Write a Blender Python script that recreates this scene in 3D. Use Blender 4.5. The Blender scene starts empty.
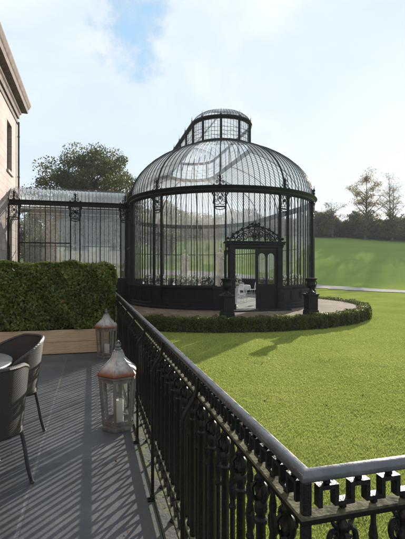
import bpy, math, random
import numpy as np
from mathutils import Vector, Matrix
random.seed(7)
R = math.radians
PI = math.pi
sc = bpy.context.scene
COL = sc.collection
TH = R(14.8)                     # garden axis used for far landscape (direction the view runs)
CT, ST = math.cos(TH), math.sin(TH)
def g2w(lat, dep):               # landscape axes -> world
    return (lat*CT + dep*ST, -lat*ST + dep*CT)

# ------------------------------------------------------------------ materials
def newmat(name):
    m = bpy.data.materials.new(name); m.use_nodes = True
    nt = m.node_tree; nt.nodes.clear()
    out = nt.nodes.new('ShaderNodeOutputMaterial')
    return m, nt, out
def N(nt, t, **kw):
    n = nt.nodes.new(t)
    for k, v in kw.items():
        if k in n.inputs: n.inputs[k].default_value = v
        else: setattr(n, k, v)
    return n
def L(nt, a, b): nt.links.new(a, b)
def ramp(nt, fac, stops):
    n = nt.nodes.new('ShaderNodeValToRGB')
    e = n.color_ramp.elements
    while len(e) < len(stops): e.new(0.5)
    for i, (p, c) in enumerate(stops):
        e[i].position = p; e[i].color = (c[0], c[1], c[2], 1)
    L(nt, fac, n.inputs[0]); return n
def coords(nt, scale=None):
    tc = N(nt, 'ShaderNodeTexCoord'); return tc.outputs['Object']
def noisemat(name, stops, scale=6, rough=.7, bump=.0, bscale=40, spec=.5, metallic=0., detail=6, rough2=None, stretch=None):
    m, nt, out = newmat(name)
    co = coords(nt)
    if stretch:
        mp = N(nt, 'ShaderNodeMapping'); mp.inputs['Scale'].default_value = stretch
        L(nt, co, mp.inputs[0]); co = mp.outputs[0]
    n = N(nt, 'ShaderNodeTexNoise', Scale=scale, Detail=detail, Roughness=.62); L(nt, co, n.inputs['Vector'])
    r = ramp(nt, n.outputs['Fac'], stops)
    p = N(nt, 'ShaderNodeBsdfPrincipled', Roughness=rough, Metallic=metallic)
    p.inputs['Specular IOR Level'].default_value = spec
    L(nt, r.outputs[0], p.inputs['Base Color'])
    if rough2 is not None:
        n3 = N(nt, 'ShaderNodeTexNoise', Scale=scale*2.3, Detail=4); L(nt, co, n3.inputs['Vector'])
        mr = N(nt, 'ShaderNodeMapRange'); mr.inputs[1].default_value=.3; mr.inputs[2].default_value=.7
        mr.inputs[3].default_value = rough; mr.inputs[4].default_value = rough2
        L(nt, n3.outputs['Fac'], mr.inputs[0]); L(nt, mr.outputs[0], p.inputs['Roughness'])
    if bump:
        n2 = N(nt, 'ShaderNodeTexNoise', Scale=bscale, Detail=5); L(nt, co, n2.inputs['Vector'])
        b = N(nt, 'ShaderNodeBump', Strength=bump, Distance=.02); L(nt, n2.outputs['Fac'], b.inputs['Height'])
        L(nt, b.outputs[0], p.inputs['Normal'])
    L(nt, p.outputs[0], out.inputs[0]); return m
def leafmat(name, stops, trans=.35, rough=.5, spec=.3, scale=.8):
    m, nt, out = newmat(name)
    geo = N(nt, 'ShaderNodeNewGeometry'); co = coords(nt)
    n = N(nt, 'ShaderNodeTexNoise', Scale=scale, Detail=3); L(nt, co, n.inputs['Vector'])
    mx = N(nt, 'ShaderNodeMath', operation='MULTIPLY_ADD'); mx.inputs[1].default_value = .55
    L(nt, geo.outputs['Random Per Island'], mx.inputs[0])
    mm = N(nt, 'ShaderNodeMath', operation='MULTIPLY_ADD'); mm.inputs[1].default_value = 1.0; mm.inputs[2].default_value = -.28
    L(nt, n.outputs['Fac'], mm.inputs[0]); L(nt, mm.outputs[0], mx.inputs[2])
    r = ramp(nt, mx.outputs[0], stops)
    p = N(nt, 'ShaderNodeBsdfPrincipled', Roughness=rough); p.inputs['Specular IOR Level'].default_value = spec
    L(nt, r.outputs[0], p.inputs['Base Color'])
    t = N(nt, 'ShaderNodeBsdfTranslucent'); L(nt, r.outputs[0], t.inputs[0])
    ms = N(nt, 'ShaderNodeMixShader'); ms.inputs[0].default_value = trans
    L(nt, p.outputs[0], ms.inputs[1]); L(nt, t.outputs[0], ms.inputs[2]); L(nt, ms.outputs[0], out.inputs[0])
    return m
def glassmat(name, tint=(.93,.95,.95), grime=.05, boost=1.0, gscale=.6, grime_col=(.75,.76,.76), ior=1.5):
    m, nt, out = newmat(name)
    fr = N(nt, 'ShaderNodeLayerWeight', Blend=.5)          # symmetric Schlick term, thin pane with two surfaces
    pw = N(nt, 'ShaderNodeMath', operation='POWER'); pw.inputs[1].default_value = 4.2; L(nt, fr.outputs['Facing'], pw.inputs[0])
    bo = N(nt, 'ShaderNodeMath', operation='MULTIPLY_ADD'); bo.inputs[1].default_value = .85; bo.inputs[2].default_value = .075*boost; bo.use_clamp = True
    L(nt, pw.outputs[0], bo.inputs[0])
    tr = N(nt, 'ShaderNodeBsdfTransparent'); tr.inputs[0].default_value = (*tint, 1)
    gl = N(nt, 'ShaderNodeBsdfGlossy', Roughness=.02)
    co = coords(nt)
    wn = N(nt, 'ShaderNodeTexNoise', Scale=1.3, Detail=2); L(nt, co, wn.inputs['Vector'])
    bp = N(nt, 'ShaderNodeBump', Strength=.3, Distance=.06); L(nt, wn.outputs['Fac'], bp.inputs['Height']); L(nt, bp.outputs[0], gl.inputs['Normal'])
    ms = N(nt, 'ShaderNodeMixShader'); L(nt, bo.outputs[0], ms.inputs[0]); L(nt, tr.outputs[0], ms.inputs[1]); L(nt, gl.outputs[0], ms.inputs[2])
    n = N(nt, 'ShaderNodeTexNoise', Scale=gscale, Detail=6, Roughness=.65); L(nt, co, n.inputs['Vector'])
    mr = N(nt, 'ShaderNodeMapRange'); mr.inputs[1].default_value=.35; mr.inputs[2].default_value=.75; mr.inputs[3].default_value=grime*.25; mr.inputs[4].default_value=grime
    L(nt, n.outputs['Fac'], mr.inputs[0])
    df = N(nt, 'ShaderNodeBsdfTranslucent'); df.inputs[0].default_value = (*grime_col, 1)
    d2 = N(nt, 'ShaderNodeBsdfDiffuse'); d2.inputs[0].default_value = (*grime_col, 1)
    mg = N(nt, 'ShaderNodeMixShader'); mg.inputs[0].default_value = .5; L(nt, df.outputs[0], mg.inputs[1]); L(nt, d2.outputs[0], mg.inputs[2])
    m2 = N(nt, 'ShaderNodeMixShader'); L(nt, mr.outputs[0], m2.inputs[0]); L(nt, ms.outputs[0], m2.inputs[1]); L(nt, mg.outputs[0], m2.inputs[2])
    L(nt, m2.outputs[0], out.inputs[0]); return m

M = {}
M['iron'] = noisemat('black_green_iron_paint', [(.3,(.005,.007,.007)),(.7,(.012,.016,.015))], scale=5, rough=.42, rough2=.6, bump=.15, bscale=30, spec=.22)
M['rail'] = noisemat('black_railing_paint', [(.3,(.004,.005,.006)),(.62,(.008,.010,.010)),(.8,(.024,.022,.018))], scale=14, rough=.30, rough2=.5, bump=.25, bscale=90, spec=.35)
M['handrail'] = noisemat('worn_handrail_paint', [(.3,(.03,.034,.042)),(.55,(.065,.07,.08)),(.75,(.12,.125,.135))], scale=11, rough=.16, rough2=.34, bump=.08, bscale=60, spec=.85)
M['stone'] = noisemat('pink_grey_ashlar', [(.3,(.33,.27,.24)),(.55,(.44,.375,.335)),(.75,(.50,.44,.40))], scale=1.3, rough=.85, bump=.2, bscale=14)
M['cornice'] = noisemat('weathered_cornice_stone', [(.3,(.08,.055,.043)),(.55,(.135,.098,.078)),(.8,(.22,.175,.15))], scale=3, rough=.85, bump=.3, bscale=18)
M['slate_roof'] = noisemat('roof_slate', [(.3,(.05,.055,.06)),(.7,(.09,.095,.1))], scale=3, rough=.7)
M['wood'] = None
M['lead'] = noisemat('grey_lead', [(.3,(.11,.115,.125)),(.7,(.2,.205,.215))], scale=4, rough=.55)
M['bark'] = noisemat('brown_bark', [(.3,(.035,.028,.02)),(.7,(.09,.072,.052))], scale=6, rough=.9, bump=.5, bscale=14, stretch=(1,1,.3))
M['pale_bark'] = noisemat('pale_bark', [(.3,(.10,.085,.065)),(.7,(.2,.17,.13))], scale=6, rough=.9, stretch=(1,1,.3))
M['statue'] = noisemat('pale_marble', [(.3,(.55,.50,.43)),(.7,(.74,.70,.64))], scale=5, rough=.6)
M['white_metal'] = noisemat('white_painted_metal', [(.3,(.66,.66,.65)),(.7,(.8,.8,.79))], scale=6, rough=.4)
M['cloth'] = noisemat('white_cloth', [(.3,(.7,.69,.67)),(.7,(.8,.79,.77))], scale=9, rough=.8)
M['floor_stone'] = noisemat('pale_limestone_floor', [(.3,(.17,.16,.145)),(.7,(.27,.26,.235))], scale=2, rough=.6)
M['wall_stone'] = noisemat('buff_rubble_stone', [(.3,(.26,.22,.17)),(.5,(.38,.34,.27)),(.7,(.48,.44,.36))], scale=1.6, rough=.9, bump=.5, bscale=4)
M['coping'] = noisemat('mossy_grey_coping', [(.3,(.05,.054,.054)),(.5,(.075,.08,.074)),(.6,(.10,.115,.035)),(.75,(.19,.19,.06))], scale=7, rough=.85, bump=.3, bscale=40)
M['candle'] = noisemat('cream_wax', [(.3,(.74,.70,.60)),(.7,(.82,.79,.70))], scale=8, rough=.5)
M['wick'] = noisemat('black_wick', [(.3,(.01,.01,.01)),(.7,(.03,.03,.03))], scale=20, rough=.9)
M['aluminium'] = noisemat('dark_tube_metal', [(.3,(.035,.034,.034)),(.7,(.07,.068,.066))], scale=8, rough=.35, metallic=.4)
M['table_top'] = noisemat('grey_table_top', [(.3,(.07,.068,.068)),(.7,(.12,.118,.118))], scale=12, rough=.3)
M['lantern_wood'] = noisemat('weathered_lantern_wood', [(.3,(.09,.075,.065)),(.5,(.19,.165,.15)),(.75,(.34,.315,.295))], scale=9, rough=.8, bump=.4, bscale=50, stretch=(1,1,.25))
M['soil'] = noisemat('dark_soil', [(.3,(.02,.014,.01)),(.7,(.05,.036,.026))], scale=20, rough=.95)
M['dark_room'] = noisemat('dark_window_glass', [(.3,(.012,.013,.015)),(.7,(.025,.026,.03))], scale=2, rough=.06, spec=.7)
M['sash'] = noisemat('dark_sash_paint', [(.3,(.03,.028,.026)),(.7,(.05,.047,.044))], scale=4, rough=.5)
M['glass'] = glassmat('conservatory_glass', tint=(.965,.975,.975), grime=.05, boost=1.5)
M['dome_glass'] = glassmat('dome_glass', tint=(.95,.965,.975), grime=.36, boost=2.1, gscale=.45, grime_col=(.93,.95,.97))
M['lantern_glass'] = glassmat('lantern_glass', tint=(.9,.92,.91), grime=.06)
M['hedge'] = leafmat('laurel_leaf', [(.12,(.06,.09,.018)),(.45,(.13,.18,.033)),(.72,(.23,.28,.055)),(.95,(.35,.37,.11))], trans=.5, rough=.38, spec=.5, scale=1.8)
M['box'] = leafmat('box_leaf', [(.15,(.045,.065,.012)),(.5,(.095,.125,.024)),(.85,(.17,.19,.045)),(1,(.24,.21,.08))], trans=.5, rough=.5, scale=1.2)
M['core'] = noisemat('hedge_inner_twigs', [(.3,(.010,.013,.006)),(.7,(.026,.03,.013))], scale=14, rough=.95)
M['leaf_dark'] = leafmat('olive_tree_leaf', [(.15,(.042,.052,.014)),(.5,(.085,.095,.027)),(.8,(.14,.135,.038)),(1,(.21,.15,.045))], trans=.5, scale=.25)
M['leaf_wood'] = leafmat('dull_wood_leaf', [(.15,(.04,.05,.014)),(.5,(.085,.092,.026)),(.85,(.17,.14,.045))], trans=.5, scale=.2)
M['leaf_autumn'] = leafmat('pale_autumn_leaf', [(.15,(.15,.115,.045)),(.5,(.25,.19,.075)),(.9,(.36,.29,.13))], trans=.55, scale=.3)
M['fallen'] = leafmat('fallen_leaf', [(.2,(.09,.05,.02)),(.6,(.17,.11,.04)),(1,(.26,.2,.07))], trans=.15, rough=.9, spec=.05, scale=3)
M['clover'] = leafmat('clover_leaf', [(.1,(.11,.18,.03)),(.5,(.16,.23,.045)),(.9,(.22,.27,.07))], trans=.5, rough=.9, spec=.05, scale=2)
M['blade'] = leafmat('grass_blade', [(.0,(.20,.25,.05)),(.4,(.27,.31,.08)),(.7,(.33,.355,.105)),(1,(.42,.40,.15))], trans=.55, rough=.5, spec=.3, scale=1.1)

def mat_slate():
    m, nt, out = newmat('dark_slate_slabs')
    co = coords(nt)
    sp = N(nt, 'ShaderNodeSeparateXYZ'); L(nt, co, sp.inputs[0])
    wob = N(nt, 'ShaderNodeTexNoise', Scale=5, Detail=3); L(nt, co, wob.inputs['Vector'])
    def joint(sock, off, period, half):
        a = N(nt, 'ShaderNodeMath', operation='ADD'); a.inputs[1].default_value = off + period*50 + period/2; L(nt, sock, a.inputs[0])
        w = N(nt, 'ShaderNodeMath', operation='MULTIPLY_ADD'); w.inputs[1].default_value = .012; L(nt, wob.outputs['Fac'], w.inputs[0]); L(nt, a.outputs[0], w.inputs[2])
        md = N(nt, 'ShaderNodeMath', operation='MODULO'); md.inputs[1].default_value = period; L(nt, w.outputs[0], md.inputs[0])
        s = N(nt, 'ShaderNodeMath', operation='SUBTRACT'); s.inputs[1].default_value = period/2; L(nt, md.outputs[0], s.inputs[0])
        ab = N(nt, 'ShaderNodeMath', operation='ABSOLUTE'); L(nt, s.outputs[0], ab.inputs[0])
        mr = N(nt, 'ShaderNodeMapRange'); mr.inputs[1].default_value = half*.6; mr.inputs[2].default_value = half*1.3; mr.inputs[3].default_value = 1; mr.inputs[4].default_value = 0
        L(nt, ab.outputs[0], mr.inputs[0]); return mr.outputs[0]
    jx = joint(sp.outputs[0], .414, 1.24, .012)
    jy = joint(sp.outputs[1], -3.58, 2.75, .009)
    mx = N(nt, 'ShaderNodeMath', operation='MAXIMUM'); L(nt, jx, mx.inputs[0]); L(nt, jy, mx.inputs[1])
    n = N(nt, 'ShaderNodeTexNoise', Scale=1.7, Detail=8, Roughness=.7); L(nt, co, n.inputs['Vector'])
    r = ramp(nt, n.outputs['Fac'], [(.28,(.056,.060,.067)),(.5,(.084,.089,.097)),(.74,(.124,.128,.134))])
    nj = N(nt, 'ShaderNodeTexNoise', Scale=22, Detail=4); L(nt, co, nj.inputs['Vector'])
    rj = ramp(nt, nj.outputs['Fac'], [(.35,(.075,.077,.076)),(.65,(.155,.153,.145))])
    # moss close to the railing edge
    mo = N(nt, 'ShaderNodeMapRange'); mo.inputs[1].default_value=.20; mo.inputs[2].default_value=.44; L(nt, sp.outputs[0], mo.inputs[0])
    nm = N(nt, 'ShaderNodeTexNoise', Scale=9, Detail=7, Roughness=.75); L(nt, co, nm.inputs['Vector'])
    mm = N(nt, 'ShaderNodeMapRange'); mm.inputs[1].default_value=.48; mm.inputs[2].default_value=.66; L(nt, nm.outputs['Fac'], mm.inputs[0])
    mk = N(nt, 'ShaderNodeMath', operation='MULTIPLY'); L(nt, mo.outputs[0], mk.inputs[0]); L(nt, mm.outputs[0], mk.inputs[1])
    fl_ = []
    for sock, off, per in ((sp.outputs[0],.414,1.24),(sp.outputs[1],-3.58,2.75)):
        q1 = N(nt, 'ShaderNodeMath', operation='ADD'); q1.inputs[1].default_value = off+.006; L(nt, sock, q1.inputs[0])
        q2 = N(nt, 'ShaderNodeMath', operation='DIVIDE'); q2.inputs[1].default_value = per; L(nt, q1.outputs[0], q2.inputs[0])
        q3 = N(nt, 'ShaderNodeMath', operation='FLOOR'); L(nt, q2.outputs[0], q3.inputs[0]); fl_.append(q3)
    cb_ = N(nt, 'ShaderNodeCombineXYZ'); L(nt, fl_[0].outputs[0], cb_.inputs[0]); L(nt, fl_[1].outputs[0], cb_.inputs[1])
    wn_ = N(nt, 'ShaderNodeTexWhiteNoise'); L(nt, cb_.outputs[0], wn_.inputs['Vector'])
    n5 = N(nt, 'ShaderNodeTexNoise', Scale=5.5, Detail=9, Roughness=.75); L(nt, co, n5.inputs['Vector'])
    t1 = N(nt, 'ShaderNodeMath', operation='MULTIPLY_ADD'); t1.inputs[1].default_value=.28; t1.inputs[2].default_value=.53; L(nt, wn_.outputs['Value'], t1.inputs[0])
    t2 = N(nt, 'ShaderNodeMath', operation='MULTIPLY_ADD'); t2.inputs[1].default_value=.66; L(nt, n5.outputs['Fac'], t2.inputs[0]); L(nt, t1.outputs[0], t2.inputs[2])
    vs_ = N(nt, 'ShaderNodeVectorMath', operation='SCALE'); L(nt, r.outputs[0], vs_.inputs[0]); L(nt, t2.outputs[0], vs_.inputs['Scale'])
    c1 = N(nt, 'ShaderNodeMixRGB'); L(nt, mx.outputs[0], c1.inputs[0]); L(nt, vs_.outputs[0], c1.inputs[1]); L(nt, rj.outputs[0], c1.inputs[2])
    c2 = N(nt, 'ShaderNodeMixRGB'); c2.inputs[2].default_value = (.10,.11,.035,1); L(nt, mk.outputs[0], c2.inputs[0]); L(nt, c1.outputs[0], c2.inputs[1])
    p = N(nt, 'ShaderNodeBsdfPrincipled', Roughness=.55); L(nt, c2.outputs[0], p.inputs['Base Color'])
    p.inputs['Specular IOR Level'].default_value = .4
    n2 = N(nt, 'ShaderNodeTexNoise', Scale=55, Detail=6); L(nt, co, n2.inputs['Vector'])
    hs = N(nt, 'ShaderNodeMath', operation='MULTIPLY_ADD'); hs.inputs[1].default_value = -.6; L(nt, mx.outputs[0], hs.inputs[0]); L(nt, n2.outputs['Fac'], hs.inputs[2])
    b = N(nt, 'ShaderNodeBump', Strength=.28, Distance=.01); L(nt, hs.outputs[0], b.inputs['Height']); L(nt, b.outputs[0], p.inputs['Normal'])
    L(nt, p.outputs[0], out.inputs[0]); return m
M['slate'] = mat_slate()
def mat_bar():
    m, nt, out = newmat('black_bar_painted_sunlit_top'); co = coords(nt)
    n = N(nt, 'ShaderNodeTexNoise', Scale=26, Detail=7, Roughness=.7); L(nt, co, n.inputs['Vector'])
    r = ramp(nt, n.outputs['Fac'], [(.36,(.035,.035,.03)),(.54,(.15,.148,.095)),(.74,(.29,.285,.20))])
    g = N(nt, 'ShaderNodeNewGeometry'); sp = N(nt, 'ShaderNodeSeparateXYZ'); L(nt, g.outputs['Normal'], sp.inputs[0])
    k = N(nt, 'ShaderNodeMapRange'); k.inputs[1].default_value=.45; k.inputs[2].default_value=.9; L(nt, sp.outputs[2], k.inputs[0])  # sunlit cream put into the colour of upward faces, sides stay black
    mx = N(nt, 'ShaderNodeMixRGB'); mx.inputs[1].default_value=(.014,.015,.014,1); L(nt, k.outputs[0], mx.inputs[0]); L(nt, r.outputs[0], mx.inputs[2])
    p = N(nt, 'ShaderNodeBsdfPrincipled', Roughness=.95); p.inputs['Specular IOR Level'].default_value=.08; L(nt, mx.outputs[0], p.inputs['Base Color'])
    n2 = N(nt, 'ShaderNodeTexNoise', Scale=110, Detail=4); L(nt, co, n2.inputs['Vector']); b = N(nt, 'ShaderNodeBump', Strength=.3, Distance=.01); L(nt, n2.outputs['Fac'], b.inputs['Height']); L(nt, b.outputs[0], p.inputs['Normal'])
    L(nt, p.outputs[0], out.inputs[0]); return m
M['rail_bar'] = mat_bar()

def mat_lawn():
    m, nt, out = newmat('mown_lawn')
    co = coords(nt)
    n1 = N(nt, 'ShaderNodeTexNoise', Scale=.45, Detail=6, Roughness=.6); L(nt, co, n1.inputs['Vector'])
    n2 = N(nt, 'ShaderNodeTexNoise', Scale=9, Detail=8, Roughness=.75); L(nt, co, n2.inputs['Vector'])
    ad = N(nt, 'ShaderNodeMath', operation='MULTIPLY_ADD'); ad.inputs[1].default_value = .6; L(nt, n2.outputs['Fac'], ad.inputs[0])
    sb = N(nt, 'ShaderNodeMath', operation='MULTIPLY_ADD'); sb.inputs[1].default_value = .6; sb.inputs[2].default_value = -.08; L(nt, n1.outputs['Fac'], sb.inputs[0]); L(nt, sb.outputs[0], ad.inputs[2])
    near = ramp(nt, ad.outputs[0], [(.3,(.14,.19,.032)),(.5,(.215,.26,.052)),(.68,(.28,.305,.075)),(.85,(.35,.33,.12))])
    ml = N(nt, 'ShaderNodeTexNoise', Scale=.11, Detail=5, Roughness=.6); mlm = N(nt, 'ShaderNodeMapping'); mlm.inputs['Rotation'].default_value = (0,0,TH); mlm.inputs['Scale'].default_value = (.35,1.6,1)
    L(nt, co, mlm.inputs[0]); L(nt, mlm.outputs[0], ml.inputs['Vector'])
    af = N(nt, 'ShaderNodeMath', operation='MULTIPLY_ADD'); af.inputs[1].default_value = .9; L(nt, ml.outputs['Fac'], af.inputs[0])
    as_ = N(nt, 'ShaderNodeMath', operation='MULTIPLY_ADD'); as_.inputs[1].default_value = .8; as_.inputs[2].default_value = -.34; L(nt, n2.outputs['Fac'], as_.inputs[0]); L(nt, as_.outputs[0], af.inputs[2])
    far = ramp(nt, af.outputs[0], [(.25,(.135,.20,.046)),(.52,(.17,.235,.056)),(.8,(.205,.265,.068))])
    sp = N(nt, 'ShaderNodeSeparateXYZ'); L(nt, co, sp.inputs[0])
    d = N(nt, 'ShaderNodeMath', operation='MULTIPLY'); d.inputs[1].default_value = ST; L(nt, sp.outputs[0], d.inputs[0])
    d2 = N(nt, 'ShaderNodeMath', operation='MULTIPLY_ADD'); d2.inputs[1].default_value = CT; L(nt, sp.outputs[1], d2.inputs[0]); L(nt, d.outputs[0], d2.inputs[2])
    mr = N(nt, 'ShaderNodeMapRange'); mr.inputs[1].default_value=44; mr.inputs[2].default_value=60; L(nt, d2.outputs[0], mr.inputs[0])
    mx = N(nt, 'ShaderNodeMixRGB'); L(nt, mr.outputs[0], mx.inputs[0]); L(nt, near.outputs[0], mx.inputs[1]); L(nt, far.outputs[0], mx.inputs[2])
    p = N(nt, 'ShaderNodeBsdfPrincipled', Roughness=1.); p.inputs['Specular IOR Level'].default_value = .0
    L(nt, mx.outputs[0], p.inputs['Base Color'])
    n3 = N(nt, 'ShaderNodeTexNoise', Scale=38, Detail=5, Roughness=.7); L(nt, co, n3.inputs['Vector'])
    b = N(nt, 'ShaderNodeBump', Strength=.7, Distance=.04); L(nt, n3.outputs['Fac'], b.inputs['Height']); L(nt, b.outputs[0], p.inputs['Normal'])
    L(nt, p.outputs[0], out.inputs[0]); return m
M['lawn'] = mat_lawn()
M['gravel'] = noisemat('pale_gravel', [(.3,(.22,.205,.185)),(.7,(.34,.32,.295))], scale=12, rough=1., spec=.03, bump=.3, bscale=60)
def mat_paving():
    m, nt, out = newmat('brown_flagstones')
    co = coords(nt)
    br = N(nt, 'ShaderNodeTexBrick', Scale=1.0); br.inputs['Mortar Size'].default_value=.02; br.inputs['Brick Width'].default_value=.9; br.inputs['Row Height'].default_value=.6
    br.inputs['Color1'].default_value=(.17,.13,.09,1); br.inputs['Color2'].default_value=(.225,.175,.125,1); br.inputs['Mortar'].default_value=(.12,.10,.07,1)
    L(nt, co, br.inputs['Vector'])
    n = N(nt, 'ShaderNodeTexNoise', Scale=2.2, Detail=7, Roughness=.7); L(nt, co, n.inputs['Vector'])
    r = ramp(nt, n.outputs['Fac'], [(.3,(.55,.5,.42)),(.6,(1,1,1)),(.8,(1.25,1.2,1.1))])
    mx = N(nt, 'ShaderNodeMixRGB', blend_type='MULTIPLY'); mx.inputs[0].default_value=1; L(nt, br.outputs[0], mx.inputs[1]); L(nt, r.outputs[0], mx.inputs[2])
    p = N(nt, 'ShaderNodeBsdfPrincipled', Roughness=.95); p.inputs['Specular IOR Level'].default_value=.1; L(nt, mx.outputs[0], p.inputs['Base Color']); L(nt, p.outputs[0], out.inputs[0]); return m
M['paving'] = mat_paving()
def mat_planks():
    m, nt, out = newmat('pale_softwood')
    co = coords(nt)
    mp = N(nt, 'ShaderNodeMapping'); mp.inputs['Scale'].default_value=(.7,1,9); L(nt, co, mp.inputs[0])
    n = N(nt, 'ShaderNodeTexNoise', Scale=5, Detail=8, Roughness=.65); n.inputs['Distortion'].default_value=.8; L(nt, mp.outputs[0], n.inputs['Vector'])
    r = ramp(nt, n.outputs['Fac'], [(.3,(.36,.235,.135)),(.5,(.53,.38,.24)),(.72,(.62,.48,.33))])
    mk = N(nt, 'ShaderNodeMapping'); mk.inputs['Scale'].default_value=(2.2,1,6); L(nt, co, mk.inputs[0])
    v = N(nt, 'ShaderNodeTexVoronoi', Scale=1.0); L(nt, mk.outputs[0], v.inputs['Vector'])
    kn = N(nt, 'ShaderNodeMapRange'); kn.inputs[1].default_value=.05; kn.inputs[2].default_value=.14; kn.inputs[3].default_value=.9; kn.inputs[4].default_value=0; L(nt, v.outputs['Distance'], kn.inputs[0])
    mx = N(nt, 'ShaderNodeMixRGB'); mx.inputs[2].default_value=(.10,.05,.025,1); L(nt, kn.outputs[0], mx.inputs[0]); L(nt, r.outputs[0], mx.inputs[1])
    p = N(nt, 'ShaderNodeBsdfPrincipled', Roughness=.75); L(nt, mx.outputs[0], p.inputs['Base Color']); L(nt, p.outputs[0], out.inputs[0]); return m
M['wood'] = mat_planks()
def mat_zinc():      # lantern roofs: whitened zinc with rust by the eaves
    m, nt, out = newmat('rusty_whitened_zinc')
    co = coords(nt); sp = N(nt, 'ShaderNodeSeparateXYZ'); L(nt, co, sp.inputs[0])
    mp = N(nt, 'ShaderNodeMapping'); mp.inputs['Scale'].default_value=(1,1,.35); L(nt, co, mp.inputs[0])
    n = N(nt, 'ShaderNodeTexNoise', Scale=16, Detail=7, Roughness=.7); L(nt, mp.outputs[0], n.inputs['Vector'])
    r = ramp(nt, n.outputs['Fac'], [(.3,(.24,.235,.235)),(.48,(.44,.43,.425)),(.7,(.62,.61,.60))])
    h = N(nt, 'ShaderNodeMapRange'); h.inputs[1].default_value=.635; h.inputs[2].default_value=.545; h.inputs[3].default_value=0; h.inputs[4].default_value=1; L(nt, sp.outputs[2], h.inputs[0])
    n2 = N(nt, 'ShaderNodeTexNoise', Scale=7, Detail=6, Roughness=.7); L(nt, co, n2.inputs['Vector'])
    a = N(nt, 'ShaderNodeMath', operation='MULTIPLY_ADD'); a.inputs[1].default_value=2.4; a.inputs[2].default_value=-1.12; L(nt, n2.outputs['Fac'], a.inputs[0])
    s = N(nt, 'ShaderNodeMath', operation='ADD'); s.use_clamp=True; L(nt, h.outputs[0], s.inputs[0]); L(nt, a.outputs[0], s.inputs[1])
    q = N(nt, 'ShaderNodeMath', operation='MULTIPLY'); q.use_clamp=True; L(nt, s.outputs[0], q.inputs[0]); L(nt, h.outputs[0], q.inputs[1])
    mx = N(nt, 'ShaderNodeMixRGB'); mx.inputs[2].default_value=(.22,.075,.028,1); L(nt, q.outputs[0], mx.inputs[0]); L(nt, r.outputs[0], mx.inputs[1])
    p = N(nt, 'ShaderNodeBsdfPrincipled', Roughness=.6, Metallic=.15); L(nt, mx.outputs[0], p.inputs['Base Color']); L(nt, p.outputs[0], out.inputs[0]); return m
M['zinc'] = mat_zinc()
def mat_wicker():
    m, nt, out = newmat('woven_grey_brown_wicker')
    uv = N(nt, 'ShaderNodeUVMap'); sp = N(nt, 'ShaderNodeSeparateXYZ'); L(nt, uv.outputs[0], sp.inputs[0])
    def wav(sock, k):
        a = N(nt, 'ShaderNodeMath', operation='MULTIPLY'); a.inputs[1].default_value = k; L(nt, sock, a.inputs[0])
        s = N(nt, 'ShaderNodeMath', operation='SINE'); L(nt, a.outputs[0], s.inputs[0]); return s.outputs[0]
    su, sv = wav(sp.outputs[0], 2*PI/.013), wav(sp.outputs[1], 2*PI/.011)
    mu = N(nt, 'ShaderNodeMath', operation='MULTIPLY'); L(nt, su, mu.inputs[0]); L(nt, sv, mu.inputs[1])
    mr = N(nt, 'ShaderNodeMapRange'); mr.inputs[1].default_value=-1; mr.inputs[2].default_value=1; L(nt, mu.outputs[0], mr.inputs[0])
    r = ramp(nt, mr.outputs[0], [(.1,(.016,.013,.011)),(.5,(.032,.026,.023)),(.9,(.052,.044,.039))])
    p = N(nt, 'ShaderNodeBsdfPrincipled', Roughness=.45); L(nt, r.outputs[0], p.inputs['Base Color'])
    b = N(nt, 'ShaderNodeBump', Strength=.5, Distance=.006); L(nt, mr.outputs[0], b.inputs['Height']); L(nt, b.outputs[0], p.inputs['Normal'])
    L(nt, p.outputs[0], out.inputs[0]); return m
M['wicker'] = mat_wicker()

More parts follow.
